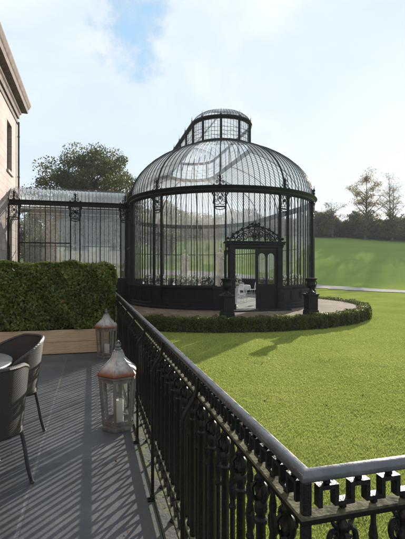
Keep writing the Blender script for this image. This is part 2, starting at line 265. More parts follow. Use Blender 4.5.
# ------------------------------------------------------------------ mesh builder
class MB:
    def __init__(s): s.v = []; s.f = []; s.uv = None
    def add(s, vs, fs):
        o = len(s.v); s.v += [tuple(p) for p in vs]; s.f += [tuple(i+o for i in q) for q in fs]; return s
    def box(s, x0, x1, y0, y1, z0, z1):
        return s.add([(x0,y0,z0),(x1,y0,z0),(x1,y1,z0),(x0,y1,z0),(x0,y0,z1),(x1,y0,z1),(x1,y1,z1),(x0,y1,z1)],
              [(3,2,1,0),(4,5,6,7),(0,1,5,4),(1,2,6,5),(2,3,7,6),(3,0,4,7)])
    def bbox(s, x0, x1, y0, y1, z0, z1, c=.01):     # chamfered box
        def ring(z, i): return [(x0+i,y0+c,z),(x0+c,y0+i,z),(x1-c,y0+i,z),(x1-i,y0+c,z),(x1-i,y1-c,z),(x1-c,y1-i,z),(x0+c,y1-i,z),(x0+i,y1-c,z)]
        vs = ring(z0,c*.6)+ring(z0+c,0)+ring(z1-c,0)+ring(z1,c*.6)
        fs = [tuple(range(7,-1,-1)), tuple(range(24,32))]
        for k in range(3):
            for i in range(8): fs.append((k*8+i, k*8+(i+1)%8, (k+1)*8+(i+1)%8, (k+1)*8+i))
        return s.add(vs, fs)
    def tube(s, pts, r, n=6, cap=True):
        P = [Vector(p) for p in pts]; k = len(P); rr = r if isinstance(r, (list, tuple)) else [r]*k
        vs, fs = [], []; ref = None
        for i in range(k):
            t = (P[min(i+1,k-1)] - P[max(i-1,0)])
            if t.length < 1e-9: t = Vector((0,0,1))
            t.normalize()
            if ref is None:
                ref = Vector((1,0,0)) if abs(t.x) < .9 else Vector((0,1,0))
            a = ref - t*ref.dot(t)
            if a.length < 1e-6: a = t.orthogonal()
            a.normalize(); ref = a; b = t.cross(a)
            for j in range(n):
                w = 2*PI*j/n + PI/n
                vs.append(P[i] + a*(math.cos(w)*rr[i]) + b*(math.sin(w)*rr[i]))
        for i in range(k-1):
            for j in range(n): fs.append((i*n+j, i*n+(j+1)%n, (i+1)*n+(j+1)%n, (i+1)*n+j))
        if cap: fs.append(tuple(range(n-1,-1,-1))); fs.append(tuple((k-1)*n+j for j in range(n)))
        return s.add(vs, fs)
    def bar(s, p, q, w, d, side=None):               # rectangular bar, w along side, d across
        p, q = Vector(p), Vector(q); t = (q-p).normalized()
        a = Vector(side) if side is not None else (Vector((0,0,1)) if abs(t.z) < .9 else Vector((1,0,0)))
        a = (a - t*a.dot(t)).normalized(); b = t.cross(a)
        vs = []
        for o in (p, q):
            for (i, j) in ((-1,-1),(1,-1),(1,1),(-1,1)): vs.append(o + a*(i*w/2) + b*(j*d/2))
        return s.add(vs, [(3,2,1,0),(4,5,6,7),(0,1,5,4),(1,2,6,5),(2,3,7,6),(3,0,4,7)])
    def lathe(s, prof, c=(0,0,0), n=12, ph=0):
        vs, fs = [], []; k = len(prof)
        for r, z in prof:
            for j in range(n):
                w = 2*PI*j/n + ph; vs.append((c[0]+r*math.cos(w), c[1]+r*math.sin(w), c[2]+z))
        for i in range(k-1):
            for j in range(n): fs.append((i*n+j, i*n+(j+1)%n, (i+1)*n+(j+1)%n, (i+1)*n+j))
        if prof[0][0] > 1e-4: fs.append(tuple(range(n-1,-1,-1)))
        if prof[-1][0] > 1e-4: fs.append(tuple((k-1)*n+j for j in range(n)))
        return s.add(vs, fs)
    def ball(s, c, r, n=8, m=5, sz=1):
        return s.lathe([(max(1e-5, r*math.sin(PI*i/m)), -r*sz*math.cos(PI*i/m)) for i in range(m+1)], c, n)
    def grid(s, rows, closed=False, flip=False):
        k, n = len(rows), len(rows[0]); vs = [p for r in rows for p in r]; fs = []
        for i in range(k-1):
            for j in range(n if closed else n-1):
                q = (i*n+j, i*n+(j+1)%n, (i+1)*n+(j+1)%n, (i+1)*n+j)
                fs.append(q[::-1] if flip else q)
        return s.add(vs, fs)
    def xf(s, m): s.v = [tuple(m @ Vector(p)) for p in s.v]; return s
    def build(s, name, mat, parent=None, smooth=False, loc=None, rz=0):
        me = bpy.data.meshes.new(name); me.from_pydata(s.v, [], s.f); me.materials.append(mat)
        if smooth: smooth_by_angle(me)
        me.update()
        o = bpy.data.objects.new(name, me); COL.objects.link(o)
        if parent: o.parent = parent
        if loc: o.location = loc
        o.rotation_euler[2] = rz
        return o
def smooth_by_angle(me, ang=R(40)):
    import bmesh
    bm = bmesh.new(); bm.from_mesh(me)
    for f in bm.faces: f.smooth = True
    for e in bm.edges:
        if len(e.link_faces) == 2 and e.calc_face_angle(0) > ang: e.smooth = False
    bm.to_mesh(me); bm.free()
def tag(o, label=None, cat=None, group=None, kind=None):
    if label: o['label'] = label
    if cat: o['category'] = cat
    if group: o['group'] = group
    if kind: o['kind'] = kind
    return o
def thing(name, label, cat, loc=(0,0,0), rz=0, group=None):
    o = bpy.data.objects.new(name, None); COL.objects.link(o); o.location = loc; o.rotation_euler[2] = rz
    o.empty_display_size = .1
    return tag(o, label, cat, group)
def copy_tree(o, parent=None):
    c = o.copy(); COL.objects.link(c); c.parent = parent
    for ch in list(o.children): copy_tree(ch, c)
    return c
def dup(o, loc, rz, label=None, scale=None):
    c = copy_tree(o); c.location = loc; c.rotation_euler[2] = rz
    if label: c['label'] = label
    if scale: c.scale = scale
    return c
def np_mesh(name, V, F, mat, parent=None):
    me = bpy.data.meshes.new(name); V = np.asarray(V, np.float32); F = np.asarray(F, np.int32)
    nf, k = F.shape
    me.vertices.add(len(V)); me.vertices.foreach_set('co', V.ravel())
    me.loops.add(nf*k); me.loops.foreach_set('vertex_index', F.ravel())
    me.polygons.add(nf); me.polygons.foreach_set('loop_start', np.arange(0, nf*k, k, dtype=np.int32))
    me.update(calc_edges=True); me.validate(); me.materials.append(mat)
    o = bpy.data.objects.new(name, me); COL.objects.link(o)
    if parent: o.parent = parent
    return o
def leaf_cards(P, size, rng, nrm=None, spread=.9, aspect=.5):
    n = len(P); P = np.asarray(P)
    d = rng.normal(size=(n,3))
    if nrm is not None: d = nrm + d*spread
    d /= np.linalg.norm(d, axis=1)[:,None] + 1e-9
    t = np.cross(d, rng.normal(size=(n,3))); t /= np.linalg.norm(t, axis=1)[:,None] + 1e-9
    b = np.cross(d, t); s = (size*(.65+.7*rng.random(n)))[:,None]
    a0, a1 = P - t*s*.5, P + t*s*.5
    m1, m2 = P + b*s*aspect*.5 + d*s*.10, P - b*s*aspect*.5 + d*s*.10
    V = np.stack([a0, m1, a1, m2], 1).reshape(-1,3)
    F = np.arange(4*n).reshape(n,4)
    return V, F

# ------------------------------------------------------------------ world, sun, camera
SUN_AZ, SUN_EL = R(41.5), R(16.5)
w = bpy.data.worlds.new("World"); sc.world = w; w.use_nodes = True
nt = w.node_tree; nt.nodes.clear()
wo = N(nt, 'ShaderNodeOutputWorld'); bg = N(nt, 'ShaderNodeBackground', Strength=.1)
sky = N(nt, 'ShaderNodeTexSky'); sky.sky_type = 'NISHITA'; sky.sun_disc = False
sky.sun_elevation = SUN_EL; sky.sun_rotation = SUN_AZ; sky.altitude = 50; sky.air_density = 1.0; sky.dust_density = .6; sky.ozone_density = 1.6
tc = N(nt, 'ShaderNodeTexCoord')
sp = N(nt, 'ShaderNodeSeparateXYZ'); L(nt, tc.outputs['Generated'], sp.inputs[0])
zz = N(nt, 'ShaderNodeMath', operation='ADD'); zz.inputs[1].default_value = .28; L(nt, sp.outputs[2], zz.inputs[0])
zm = N(nt, 'ShaderNodeMath', operation='MAXIMUM'); zm.inputs[1].default_value = .06; L(nt, zz.outputs[0], zm.inputs[0])
dv = N(nt, 'ShaderNodeVectorMath', operation='SCALE'); iv = N(nt, 'ShaderNodeMath', operation='DIVIDE'); iv.inputs[0].default_value = 1; L(nt, zm.outputs[0], iv.inputs[1])
L(nt, tc.outputs['Generated'], dv.inputs[0]); L(nt, iv.outputs[0], dv.inputs['Scale'])
cn = N(nt, 'ShaderNodeTexNoise', Scale=1.7, Detail=9, Roughness=.58); cn.inputs['Distortion'].default_value = .5; L(nt, dv.outputs[0], cn.inputs['Vector'])
cov = N(nt, 'ShaderNodeMapRange'); cov.interpolation_type = 'SMOOTHSTEP'
cov.inputs[1].default_value=.30; cov.inputs[2].default_value=.66; cov.inputs[3].default_value=.92; cov.inputs[4].default_value=.97; L(nt, cn.outputs['Fac'], cov.inputs[0])
# one gap of open blue high in the veil
gap = N(nt, 'ShaderNodeVectorMath', operation='DISTANCE'); gap.inputs[1].default_value = (.068,.872,.485); L(nt, tc.outputs['Generated'], gap.inputs[0])
gn = N(nt, 'ShaderNodeTexNoise', Scale=7, Detail=9, Roughness=.68); L(nt, tc.outputs['Generated'], gn.inputs['Vector'])
ga = N(nt, 'ShaderNodeMath', operation='MULTIPLY_ADD'); ga.inputs[1].default_value = .42; L(nt, gn.outputs['Fac'], ga.inputs[0]); L(nt, gap.outputs['Value'], ga.inputs[2])
gm = N(nt, 'ShaderNodeMapRange'); gm.interpolation_type='SMOOTHSTEP'; gm.inputs[1].default_value=.205; gm.inputs[2].default_value=.305; gm.inputs[3].default_value=.10; gm.inputs[4].default_value=1; L(nt, ga.outputs[0], gm.inputs[0])
cf = N(nt, 'ShaderNodeMath', operation='MULTIPLY'); L(nt, cov.outputs[0], cf.inputs[0]); L(nt, gm.outputs[0], cf.inputs[1])
cc = ramp(nt, cn.outputs['Fac'], [(.3,(4.0,4.8,5.6)),(.5,(4.5,5.15,5.75)),(.7,(5.6,5.85,6.1))])
mxs = N(nt, 'ShaderNodeMixRGB'); blue = N(nt, 'ShaderNodeMixRGB'); blue.inputs[2].default_value = (2.3,3.9,5.4,1)
gi = N(nt, 'ShaderNodeMath', operation='SUBTRACT'); gi.inputs[0].default_value = 1; L(nt, gm.outputs[0], gi.inputs[1]); L(nt, gi.outputs[0], blue.inputs[0]); L(nt, sky.outputs[0], blue.inputs[1])
L(nt, cf.outputs[0], mxs.inputs[0]); L(nt, blue.outputs[0], mxs.inputs[1]); L(nt, cc.outputs[0], mxs.inputs[2])
L(nt, mxs.outputs[0], bg.inputs[0]); L(nt, bg.outputs[0], wo.inputs[0])

sl = bpy.data.lights.new('sun', 'SUN'); sl.energy = 5.0; sl.angle = R(.53); sl.color = (1, .93, .82)
so = bpy.data.objects.new('sun', sl); COL.objects.link(so)
S = Vector((math.sin(SUN_AZ)*math.cos(SUN_EL), math.cos(SUN_AZ)*math.cos(SUN_EL), math.sin(SUN_EL)))
so.rotation_euler = S.to_track_quat('Z', 'Y').to_euler(); so.location = (30, 30, 40)

cd = bpy.data.cameras.new('camera'); cam = bpy.data.objects.new('camera', cd); COL.objects.link(cam)
cam.location = (0, 0, 1.55); cam.rotation_euler = (R(90), 0, -TH)
cd.sensor_fit = 'VERTICAL'; cd.sensor_height = 36; cd.lens = 28.05; cd.clip_start = .02; cd.clip_end = 6000
sc.camera = cam
sc.view_settings.view_transform = 'Standard'; sc.view_settings.look = 'None'; sc.view_settings.exposure = .86; sc.view_settings.gamma = 1
sc.view_settings.use_curve_mapping = False
sc.cycles.transparent_max_bounces = 32; sc.cycles.max_bounces = 8; sc.cycles.volume_bounces = 0
sc.cycles.use_denoising = True

# ------------------------------------------------------------------ ground
LAWN = -.71
_q = np.array([-3000,46,58,68,90,125,160,320,3000.]); _h = np.array([LAWN,LAWN,LAWN+.2,1.0,4.6,10.7,13.5,17,18.])
def hill(q): 
    q = np.asarray(q, float)
    return sum(np.interp(q+o, _q, _h) for o in (-3,-1.5,0,1.5,3))/5
def axis(vals): return np.unique(np.concatenate(vals))
dep = axis([np.linspace(-3000,-60,12), np.linspace(-60,44,14), np.linspace(44,130,87), np.linspace(130,330,30), np.linspace(330,3000,12)])
lat = axis([np.linspace(-3000,-150,10), np.linspace(-150,150,61), np.linspace(150,3000,10)])
LA, DE = np.meshgrid(lat, dep)
X = LA*CT + DE*ST; Y = -LA*ST + DE*CT
Z = hill(DE + 3*np.sin(LA*.05)*np.clip((DE-50)/20,0,1)) + np.clip((DE-60)/60,0,1)*.8*np.sin(LA*.043+1)
V = np.stack([X,Y,Z],-1).reshape(-1,3); nr, nc = LA.shape
I = np.arange(nr*nc).reshape(nr,nc)
F = np.stack([I[:-1,:-1],I[:-1,1:],I[1:,1:],I[1:,:-1]],-1).reshape(-1,4)
ground = np_mesh('lawn', V, F, M['lawn']); tag(ground, 'mown green lawn rising to a grassy hill', None, None, 'structure')
for p_ in ground.data.polygons: p_.use_smooth = True

# drive: pale strip crossing beyond the rotunda
ctl = [(70,8),(45,21),(30,32.5),(20.3,42.5),(15,51.5),(11,58),(4,64),(-8,69),(-30,74)]
def catmull(P, n=10):
    P = [Vector((*p,0)) if len(p) == 2 else Vector(p) for p in P]; out = []
    Q = [P[0]*2-P[1]] + P + [P[-1]*2-P[-2]]
    for i in range(1, len(Q)-2):
        for k in range(n):
            t = k/n
            out.append(.5*((2*Q[i]) + (Q[i+1]-Q[i-1])*t + (2*Q[i-1]-5*Q[i]+4*Q[i+1]-Q[i+2])*t*t + (3*Q[i]-Q[i-1]-3*Q[i+1]+Q[i+2])*t**3))
    out.append(P[-1]); return out
cl = catmull(ctl, 14); rows = []
for i, p in enumerate(cl):
    t = (cl[min(i+1,len(cl)-1)] - cl[max(i-1,0)]).normalized(); n_ = Vector((-t.y, t.x, 0)); r = []
    for k in range(-3,4):
        q = p + n_*(k/3*(2.35+.22*math.sin(i*1.7+k)+.15*math.sin(i*4.1))); x, y = g2w(q.x, q.y)
        zt = hill(q.y + 3*math.sin(q.x*.05)*min(max((q.y-50)/20,0),1)) + min(max((q.y-60)/60,0),1)*.8*math.sin(q.x*.043+1)
        r.append((x, y, float(zt)+.05))
    rows.append(r)
tag(MB().grid(rows).build('path', M['gravel'], smooth=True), 'pale gravel drive curving across the lawn beyond the rotunda', None, None, 'structure')

# conservatory placement
CX, CY, PZ = 7.1, 22.7, -.27
LB = 3.5; NST = 2; LEN = LB*NST; U1 = 2.5+NST; U2 = U1+5; UT = 10+2*NST
HR_O, HR_I = 7.95, 7.42          # hedge ring radii
GX, GY = g2w(.6, 22.9)           # middle of the flagged circle
# raised flagged circle round the rotunda
mb = MB()
def ring_pts(r, z, n=96): return [(GX+r*math.cos(2*PI*i/n), GY+r*math.sin(2*PI*i/n), z) for i in range(n)]
mb.v = ring_pts(7.5, LAWN-.1) + ring_pts(7.5, PZ); n = 96
mb.f = [(i,(i+1)%n,n+(i+1)%n,n+i) for i in range(n)] + [tuple(range(n,2*n))]
tag(mb.build('pavement', M['paving']), 'circle of brown flagstones round the glass rotunda', None, None, 'structure')

# terrace (L shaped) and its edge
RX, RY = .483, .886               # railing lines
mb = MB()
mb.box(-4.32, .40, -9, 24.4, -.25, 0).box(.402, 7, -9, RY-.083, -.25, 0)
tag(mb.build('terrace', M['slate']), 'terrace of large dark slate slabs with pale joints', None, None, 'structure')
mb = MB()
mb.bbox(.404, .60, RY-.08, 24.4, -.20, .012, .015); mb.bbox(.604, 7, RY-.08, RY+.11, -.20, .012, .015)
ew = thing('terrace_wall', 'low stone wall with grey coping carrying the terrace above the lawn', 'wall', (.5, 5, LAWN))
cp = mb.xf(Matrix.Translation((-.5,-5,-LAWN))).build('coping', M['coping'], ew)
mb = MB().box(.41, .565, RY-.05, 24.4, LAWN-.1, -.2); mb.box(.566, 7, RY-.05, RY+.075, LAWN-.1, -.2)
mb.xf(Matrix.Translation((-.5,-5,-LAWN))).build('wall_face', M['wall_stone'], ew)

# ------------------------------------------------------------------ conservatory (rounded glasshouse)
RW = 5.0
Z_SILL, Z_B0, Z_B1 = 1.05, 5.32, 5.57
DOME_A, DOME_B = 5.06, 3.20
LR = 1.64; ZL0 = Z_B1 + DOME_B*math.sin(math.acos(LR/DOME_A)); ZL1 = 9.95; ZCAP = 10.66
def spt(u, r):                    # point on the stadium outline, u in bays from the front axis
    u = (u + 2.5) % UT - 2.5
    if u <= 2.5: a = R(36*u); return (r*math.sin(a), -r*math.cos(a))
    if u <= U1: return (r, (u-2.5)*LB)
    if u <= U2: a = R(90 + 36*(u-U1)); return (r*math.sin(a), LEN - r*math.cos(a))
    return (-r, LEN - (u-U2)*LB)
def stations(n_arc, n_st):
    us = []
    for a, b, k in ((-2.5,2.5,n_arc*5),(2.5,U1,n_st*NST),(U1,U2,n_arc*5),(U2,U2+NST,n_st*NST)):
        us += [a + (b-a)*i/k for i in range(k)]
    return us
def sweep(mb, prof, us, closed_prof=True):
    pr = prof + ([prof[0]] if closed_prof else [])
    mb.grid([[(*spt(u, r), z) for u in us] for r, z in pr], closed=True)
GH = thing('conservatory', 'large black iron and glass rotunda conservatory with domed roof and lantern', 'conservatory', (CX, CY, PZ))
US = stations(12, 6)
# floor
mb = MB(); mb.v = [(*spt(u, RW-.12), .05) for u in US]; mb.f = [tuple(range(len(US)))]
mb.build('floor', M['floor_stone'], GH)
# dado: plinth, panel wall, sill - open at the doorway bay
def arc_solid(mb, prof, a0, a1, k, yoff=0, flipc=False):
    rows = []
    for r, z in prof + [prof[0]]:
        rows.append([(r*math.sin(R(a0+(a1-a0)*i/k)), yoff - r*math.cos(R(a0+(a1-a0)*i/k)), z) for i in range(k+1)])
    o = len(mb.v); mb.grid(rows); m_ = len(prof)
    mb.f.append(tuple(o + i*(k+1) for i in range(m_))); mb.f.append(tuple(o + i*(k+1) + k for i in range(m_-1,-1,-1)))
DADO = [(4.94,-.3),(5.16,-.3),(5.16,.10),(5.12,.13),(5.12,.24),(5.06,.28),(5.06,.90),(5.10,.94),(5.13,1.00),(5.13,1.05),(4.94,1.05)]
mb = MB(); arc_solid(mb, DADO, 14.2, 90, 30); arc_solid(mb, DADO, -90, -14.2, 30)
for sgn in (1,-1):
    prof = [(x*sgn, z) for x, z in DADO]
    mb.grid([[(x, 0, z),(x, LEN, z)] for x, z in prof+[prof[0]]])
arc_solid(mb, DADO, 90, 270, 60, LEN)
da = mb.build('dado_wall', M['iron'], GH)
# dado panel mouldings
mb = MB()
for (aa, ab, z0, z1) in ((-4.1,4.1,.40,.44),(-4.1,4.1,.78,.82),(-4.1,-3.6,.44,.78),(3.6,4.1,.44,.78)):
    arc_solid(mb, [(5.05,z0),(5.085,z0),(5.085,z1),(5.05,z1)], aa, ab, 6)
pm = mb.build('panel_moulding', M['iron'], da, rz=R(36-9.2))
for k in (-2,-1,1,2):
    for j in (-1,0,1):
        if (k, j) == (1,-1): continue
        c = pm.copy(); COL.objects.link(c); c.parent = da; c.rotation_euler[2] = R(36*k+9.2*j)
# beam ring with mouldings
mb = MB(); sweep(mb, [(4.90,5.32),(5.10,5.32),(5.13,5.37),(5.13,5.43),(5.19,5.48),(5.24,5.54),(5.24,5.57),(4.90,5.57)], US)
mb.build('ring_beam', M['iron'], GH)
# glazed bays
def arc_bay(top0, top1, u_bars=12, name='glazed_bay', lowz=Z_SILL, transom=None):
    m1, m2 = MB(), MB()
    for i in range(1, u_bars):
        a = R(-18 + 36*i/u_bars); p = (RW*math.sin(a), -RW*math.cos(a))
        wd = .045 if i % 4 == 0 else .024
        m1.bar((*p, lowz), (*p, top1), wd, .04, side=(math.cos(a), math.sin(a), 0))
    for zt, h in ((lowz+.03,.05),(top1-.03,.05)) + (((transom,.06),) if transom else ()):
        arc_solid(m1, [(RW-.02,zt-h/2),(RW+.03,zt-h/2),(RW+.03,zt+h/2),(RW-.02,zt+h/2)], -16.5, 16.5, 12)
    rows = [[((RW-.005)*math.sin(R(-18+36*i/12)), -(RW-.005)*math.cos(R(-18+36*i/12)), z) for i in range(13)] for z in (lowz, top1)]
    m2.grid(rows)
    return m1, m2
def straight_bay(k=12, transom=None):
    m1, m2 = MB(), MB()
    for i in range(1, k):
        x = -LB/2 + LB*i/k; wd = .045 if i % 4 == 0 else .024
        m1.bar((x,0,Z_SILL),(x,0,Z_B0), wd, .04, side=(1,0,0))
    for zt, h in ((Z_SILL+.03,.05),(Z_B0-.03,.05)) + (((transom,.07),) if transom else ()):
        m1.bar((-LB/2+.28,-.005,zt),(LB/2-.28,-.005,zt), h, .05)
    m2.grid([[(-LB/2,.006,z),(LB/2,.006,z)] for z in (Z_SILL, Z_B0)])
    return m1, m2
mf, mg = arc_bay(Z_SILL, Z_B0)
bay = mf.build('glazed_bay', M['iron'], GH, rz=R(36)); mg.build('glass', M['glass'], bay)
mt, mg2 = arc_bay(Z_SILL, Z_B0, transom=3.05)
def place(proto, loc, rz):
    c = copy_tree(proto, proto.parent); c.location = loc; c.rotation_euler[2] = rz; return c
for k in (-2,-1,2): place(bay, (0,0,0), R(36*k))
bayt = mt.build('glazed_bay', M['iron'], GH, loc=(0,LEN,0), rz=R(180)); mg2.build('glass', M['glass'], bayt)
for k in (3,4,6,7): place(bayt, (0,LEN,0), R(36*k))
ms_, mgs = straight_bay(transom=3.05)
sb_ = ms_.build('glazed_bay', M['iron'], GH, loc=(RW, LB/2, 0), rz=R(90)); mgs.build('glass', M['glass'], sb_)
for i in range(1,NST): place(sb_, (RW, LB*(i+.5), 0), R(90))
for i in range(NST): place(sb_, (-RW, LB*(i+.5), 0), R(-90))
# bay over the doorway
mf, mg = arc_bay(2.98, Z_B0, lowz=2.98)
b0 = mf.build('glazed_bay', M['iron'], GH); mg.build('glass', M['glass'], b0)
# pilasters: two slim posts, openwork bracket, finial
def spiral(cx, cz, r0, turns, ph, y=0, n=18, flip=1):
    return [(cx + flip*(r0*(1-.78*i/n))*math.cos(ph+2*PI*turns*i/n), y, cz + (r0*(1-.78*i/n))*math.sin(ph+2*PI*turns*i/n)) for i in range(n+1)]
def ring(mb, cx, cz, r, t=.014, y=0, n=12):
    mb.tube([(cx+r*math.cos(2*PI*i/n), y, cz+r*math.sin(2*PI*i/n)) for i in range(n+1)], t, 5, False)
def make_bracket(zt):             # openwork head hanging under the beam, outward is -y
    b = MB(); y = -.07
    b.box(-.36,.36,-.14,.02,zt-.055,zt-.003)
    for s in (1,-1):
        b.tube([(s*.31,y,zt-.05),(s*.33,y,zt-.14),(s*.27,y,zt-.26),(s*.29,y,zt-.40),(s*.31,y,zt-.52),(s*.25,y,zt-.62),(s*.24,y,zt-.70)], .026, 6)
        b.tube(spiral(s*.16, zt-.16, .085, 1.4, PI/2, y, flip=s), .014, 5)
        b.tube(spiral(s*.15, zt-.42, .085, 1.4, -PI/2, y, flip=s), .014, 5)
        b.tube([(s*.24,y,zt-.56),(s*.12,y,zt-.61),(0,y,zt-.56)], .016, 5)
        b.ball((s*.34,y,zt-.10), .045, 7, 4)
        b.tube([(s*.02,y,zt-.06),(s*.13,y,zt-.29),(s*.02,y,zt-.54)], .016, 5)
    ring(b, 0, zt-.30, .07, .018, y); b.ball((0,y,zt-.30), .05, 7, 4)
    b.box(-.27,.27,-.11,-.03,zt-.72,zt-.665)
    b.tube([(-.22,y,zt-.74),(-.16,y,zt-.80),(0,y,zt-.83),(.16,y,zt-.80),(.22,y,zt-.74)], .02, 5)
    return b
def make_finial(z):
    b = MB(); y = -.10
    b.lathe([(.09,0),(.09,.05),(.05,.08),(.035,.16),(.06,.20),(.06,.24),(.03,.28),(.055,.34),(.062,.40),(.03,.47),(.012,.50),(.012,.60),(.002,.63)], (0,y,z), 9)
    for s in (1,-1):
        b.tube(spiral(s*.12, z+.16, .075, 1.3, -PI/2, y, flip=s), .016, 5)
        b.tube([(s*.03,y,z+.26),(s*.13,y,z+.34),(s*.10,y,z+.43),(s*.03,y,z+.40)], .015, 5)
        b.ball((s*.27,y,z+.04), .045, 7, 4)
    return b
def make_pilaster(zb0, zb1, parent, loc, rz):
    p = MB()
    for s in (1,-1):
        p.bbox(s*.25-.035, s*.25+.035, -.10, .03, 1.05, zb0, .008)
    p.bbox(-.33,.33,-.20,.0,-.3,.14,.012); p.bbox(-.30,.30,-.165,.0,.14,.92,.01); p.bbox(-.34,.34,-.20,.02,.92,1.07,.015)
    p.box(-.20,.20,-.185,-.16,.30,.78)
    o = p.build('pilaster', M['iron'], parent, loc=loc, rz=rz)
    make_bracket(zb0).build('bracket', M['iron'], o, smooth=True)
    make_finial(zb1).build('finial', M['iron'], o, smooth=True)
    return o
pil = make_pilaster(Z_B0, Z_B1, GH, (RW*math.sin(R(18)), -RW*math.cos(R(18)), 0), R(18))
for a in (-90,-54,-18,54,90): place(pil, (RW*math.sin(R(a)), -RW*math.cos(R(a)), 0), R(a))
for a in (126,162,198,234): place(pil, (RW*math.sin(R(a)), LEN-RW*math.cos(R(a)), 0), R(a))
for i in range(1,NST+1):
    place(pil, (RW, LB*i, 0), R(90)); place(pil, (-RW, LB*i, 0), R(-90))
# main dome
PROF = [(DOME_A*math.cos(t), Z_B1 + DOME_B*math.sin(t)) for t in [math.acos(LR/DOME_A)*i/11 for i in range(12)]]
mb = MB()
for k in range(UT):
    for j in range(12):
        u = k - 2.5 + j/12
        main = j == 0
        pts = [(*spt(u, r), z) for r, z in PROF]
        for a, b in zip(pts[:-1], pts[1:]):
            s_ = Vector((-(spt(u+.01,1)[1]-spt(u-.01,1)[1]), spt(u+.01,1)[0]-spt(u-.01,1)[0], 0))
            s_ = Vector((spt(u+.01,3)[0]-spt(u-.01,3)[0], spt(u+.01,3)[1]-spt(u-.01,3)[1], 0))
            mb.bar(a, b, .055 if main else .017, .06 if main else .026, side=s_)
dr = mb.build('dome', M['iron'], GH)
mb = MB(); mb.grid([[(*spt(u, r-.01), z) for u in stations(24,4)] for r, z in PROF], closed=True)
mb.build('glass', M['dome_glass'], dr, smooth=True)
# lantern on the ridge
mb = MB(); UL = stations(10, 2)
sweep(mb, [(LR-.03,ZL0-.02),(LR+.12,ZL0-.07),(LR+.13,ZL0+.02),(LR+.06,ZL0+.14),(LR-.05,ZL0+.14)], UL)
sweep(mb, [(LR-.04,ZL1-.16),(LR+.05,ZL1-.16),(LR+.12,ZL1-.05),(LR+.12,ZL1+.02),(LR-.04,ZL1+.02)], UL)
posts = []
for k in range(UT):
    st = 2.5 <= k-2.5+.01 < U1-.1 or U2-.1 < k-2.5+.01 < U2+NST-.1
    posts += [k-2.5] + ([k-2.0] if st else [])
    for j in range(1, 6):
        u = k-2.5+j/6; p = spt(u, LR)
        mb.tube([(*p, ZL0+.1),(*p, ZL1-.1)], .010, 4, False)
for u in posts:
    p = spt(u, LR+.01); q = spt(u, LR+.10)
    mb.bbox(p[0]-.055, p[0]+.055, p[1]-.055, p[1]+.055, ZL0+.1, ZL1, .01)
for zz_ in (ZL0+.35, ZL0+.56, ZL0+.77):
    sweep(mb, [(LR-.008,zz_),(LR+.008,zz_),(LR+.008,zz_+.014),(LR-.008,zz_+.014)], UL)
la = mb.build('lantern', M['iron'], GH)
fn = None
for u in posts:
    q = spt(u, LR+.07)
    if fn is None: fn = c = MB().lathe([(.05,0),(.05,.05),(.02,.08),(.035,.13),(.012,.17),(.01,.30),(.002,.34)], (0,0,0), 6).build('finial', M['iron'], la)
    else: c = fn.copy(); COL.objects.link(c); c.parent = la
    c.location = (*q, ZL1+.02)
CAP = [(LR*math.cos(t), ZL1+.02 + (ZCAP-ZL1)*math.sin(t)) for t in [R(90)*i/8 for i in range(9)]]
mb = MB()
for k in range(UT):
    for j in range(6):
        u = k-2.5+j/6; pts = [(*spt(u, max(r,.02)), z) for r, z in CAP]
        mb.tube(pts, .016 if j == 0 else .010, 4, False)
mb.tube([(0,0,ZCAP+.03),(0,LEN,ZCAP+.03)], .05, 6)
mb.lathe([(.16,0),(.1,.05),(.04,.1),(.02,.14)], (0,0,ZCAP+.02), 8)
mb.build('lantern_roof', M['iron'], la)
mb = MB(); mb.grid([[(*spt(u, max(r-.006,.01)), z) for u in stations(12,2)] for r, z in CAP], closed=True)
mb.grid([[(*spt(u, LR-.03), z) for u in stations(12,2)] for z in (ZL0+.1, ZL1-.05)], closed=True)
mb.build('glass', M['dome_glass'], la, smooth=True)
# doorway: square iron portal, scrolled cresting, one leaf shut and one open inwards
DY = -5.16; DW = 1.14
dw = MB()
for s in (1,-1):
    dw.bbox(s*DW-.13, s*DW+.13, DY-.10, DY+.12, .0, 2.92, .012)
    dw.bbox(s*DW-.17, s*DW+.17, DY-.14, DY+.14, .0, .30, .015); dw.bbox(s*DW-.16, s*DW+.16, DY-.13, DY+.13, 1.0, 1.10, .012)
    dw.box(s*DW-.07, s*DW+.07, DY-.115, DY-.10, 1.25, 2.6); dw.box(s*DW-.07, s*DW+.07, DY-.115, DY-.10, .4, .9)
    dw.box(s*(DW-.02)-.06, s*(DW-.02)+.06, DY+.12, DY+.44, 0, 2.98)
dw.bbox(-1.36, 1.36, DY-.16, DY+.16, 2.92, 3.02, .015); dw.bbox(-1.30, 1.30, DY-.12, DY+.30, 2.80, 2.92, .01)
dw.bbox(-1.40, 1.40, DY-.19, DY+.30, 3.02, 3.08, .012)
dw.box(-DW, DW, DY-.06, DY+.06, 2.72, 2.80)
dw.bbox(-1.5, 1.5, DY-.55, DY+.05, -.02, .06, .02)
dob = dw.build('doorway', M['iron'], GH)
pe = MB(); y = DY; z0 = 3.08
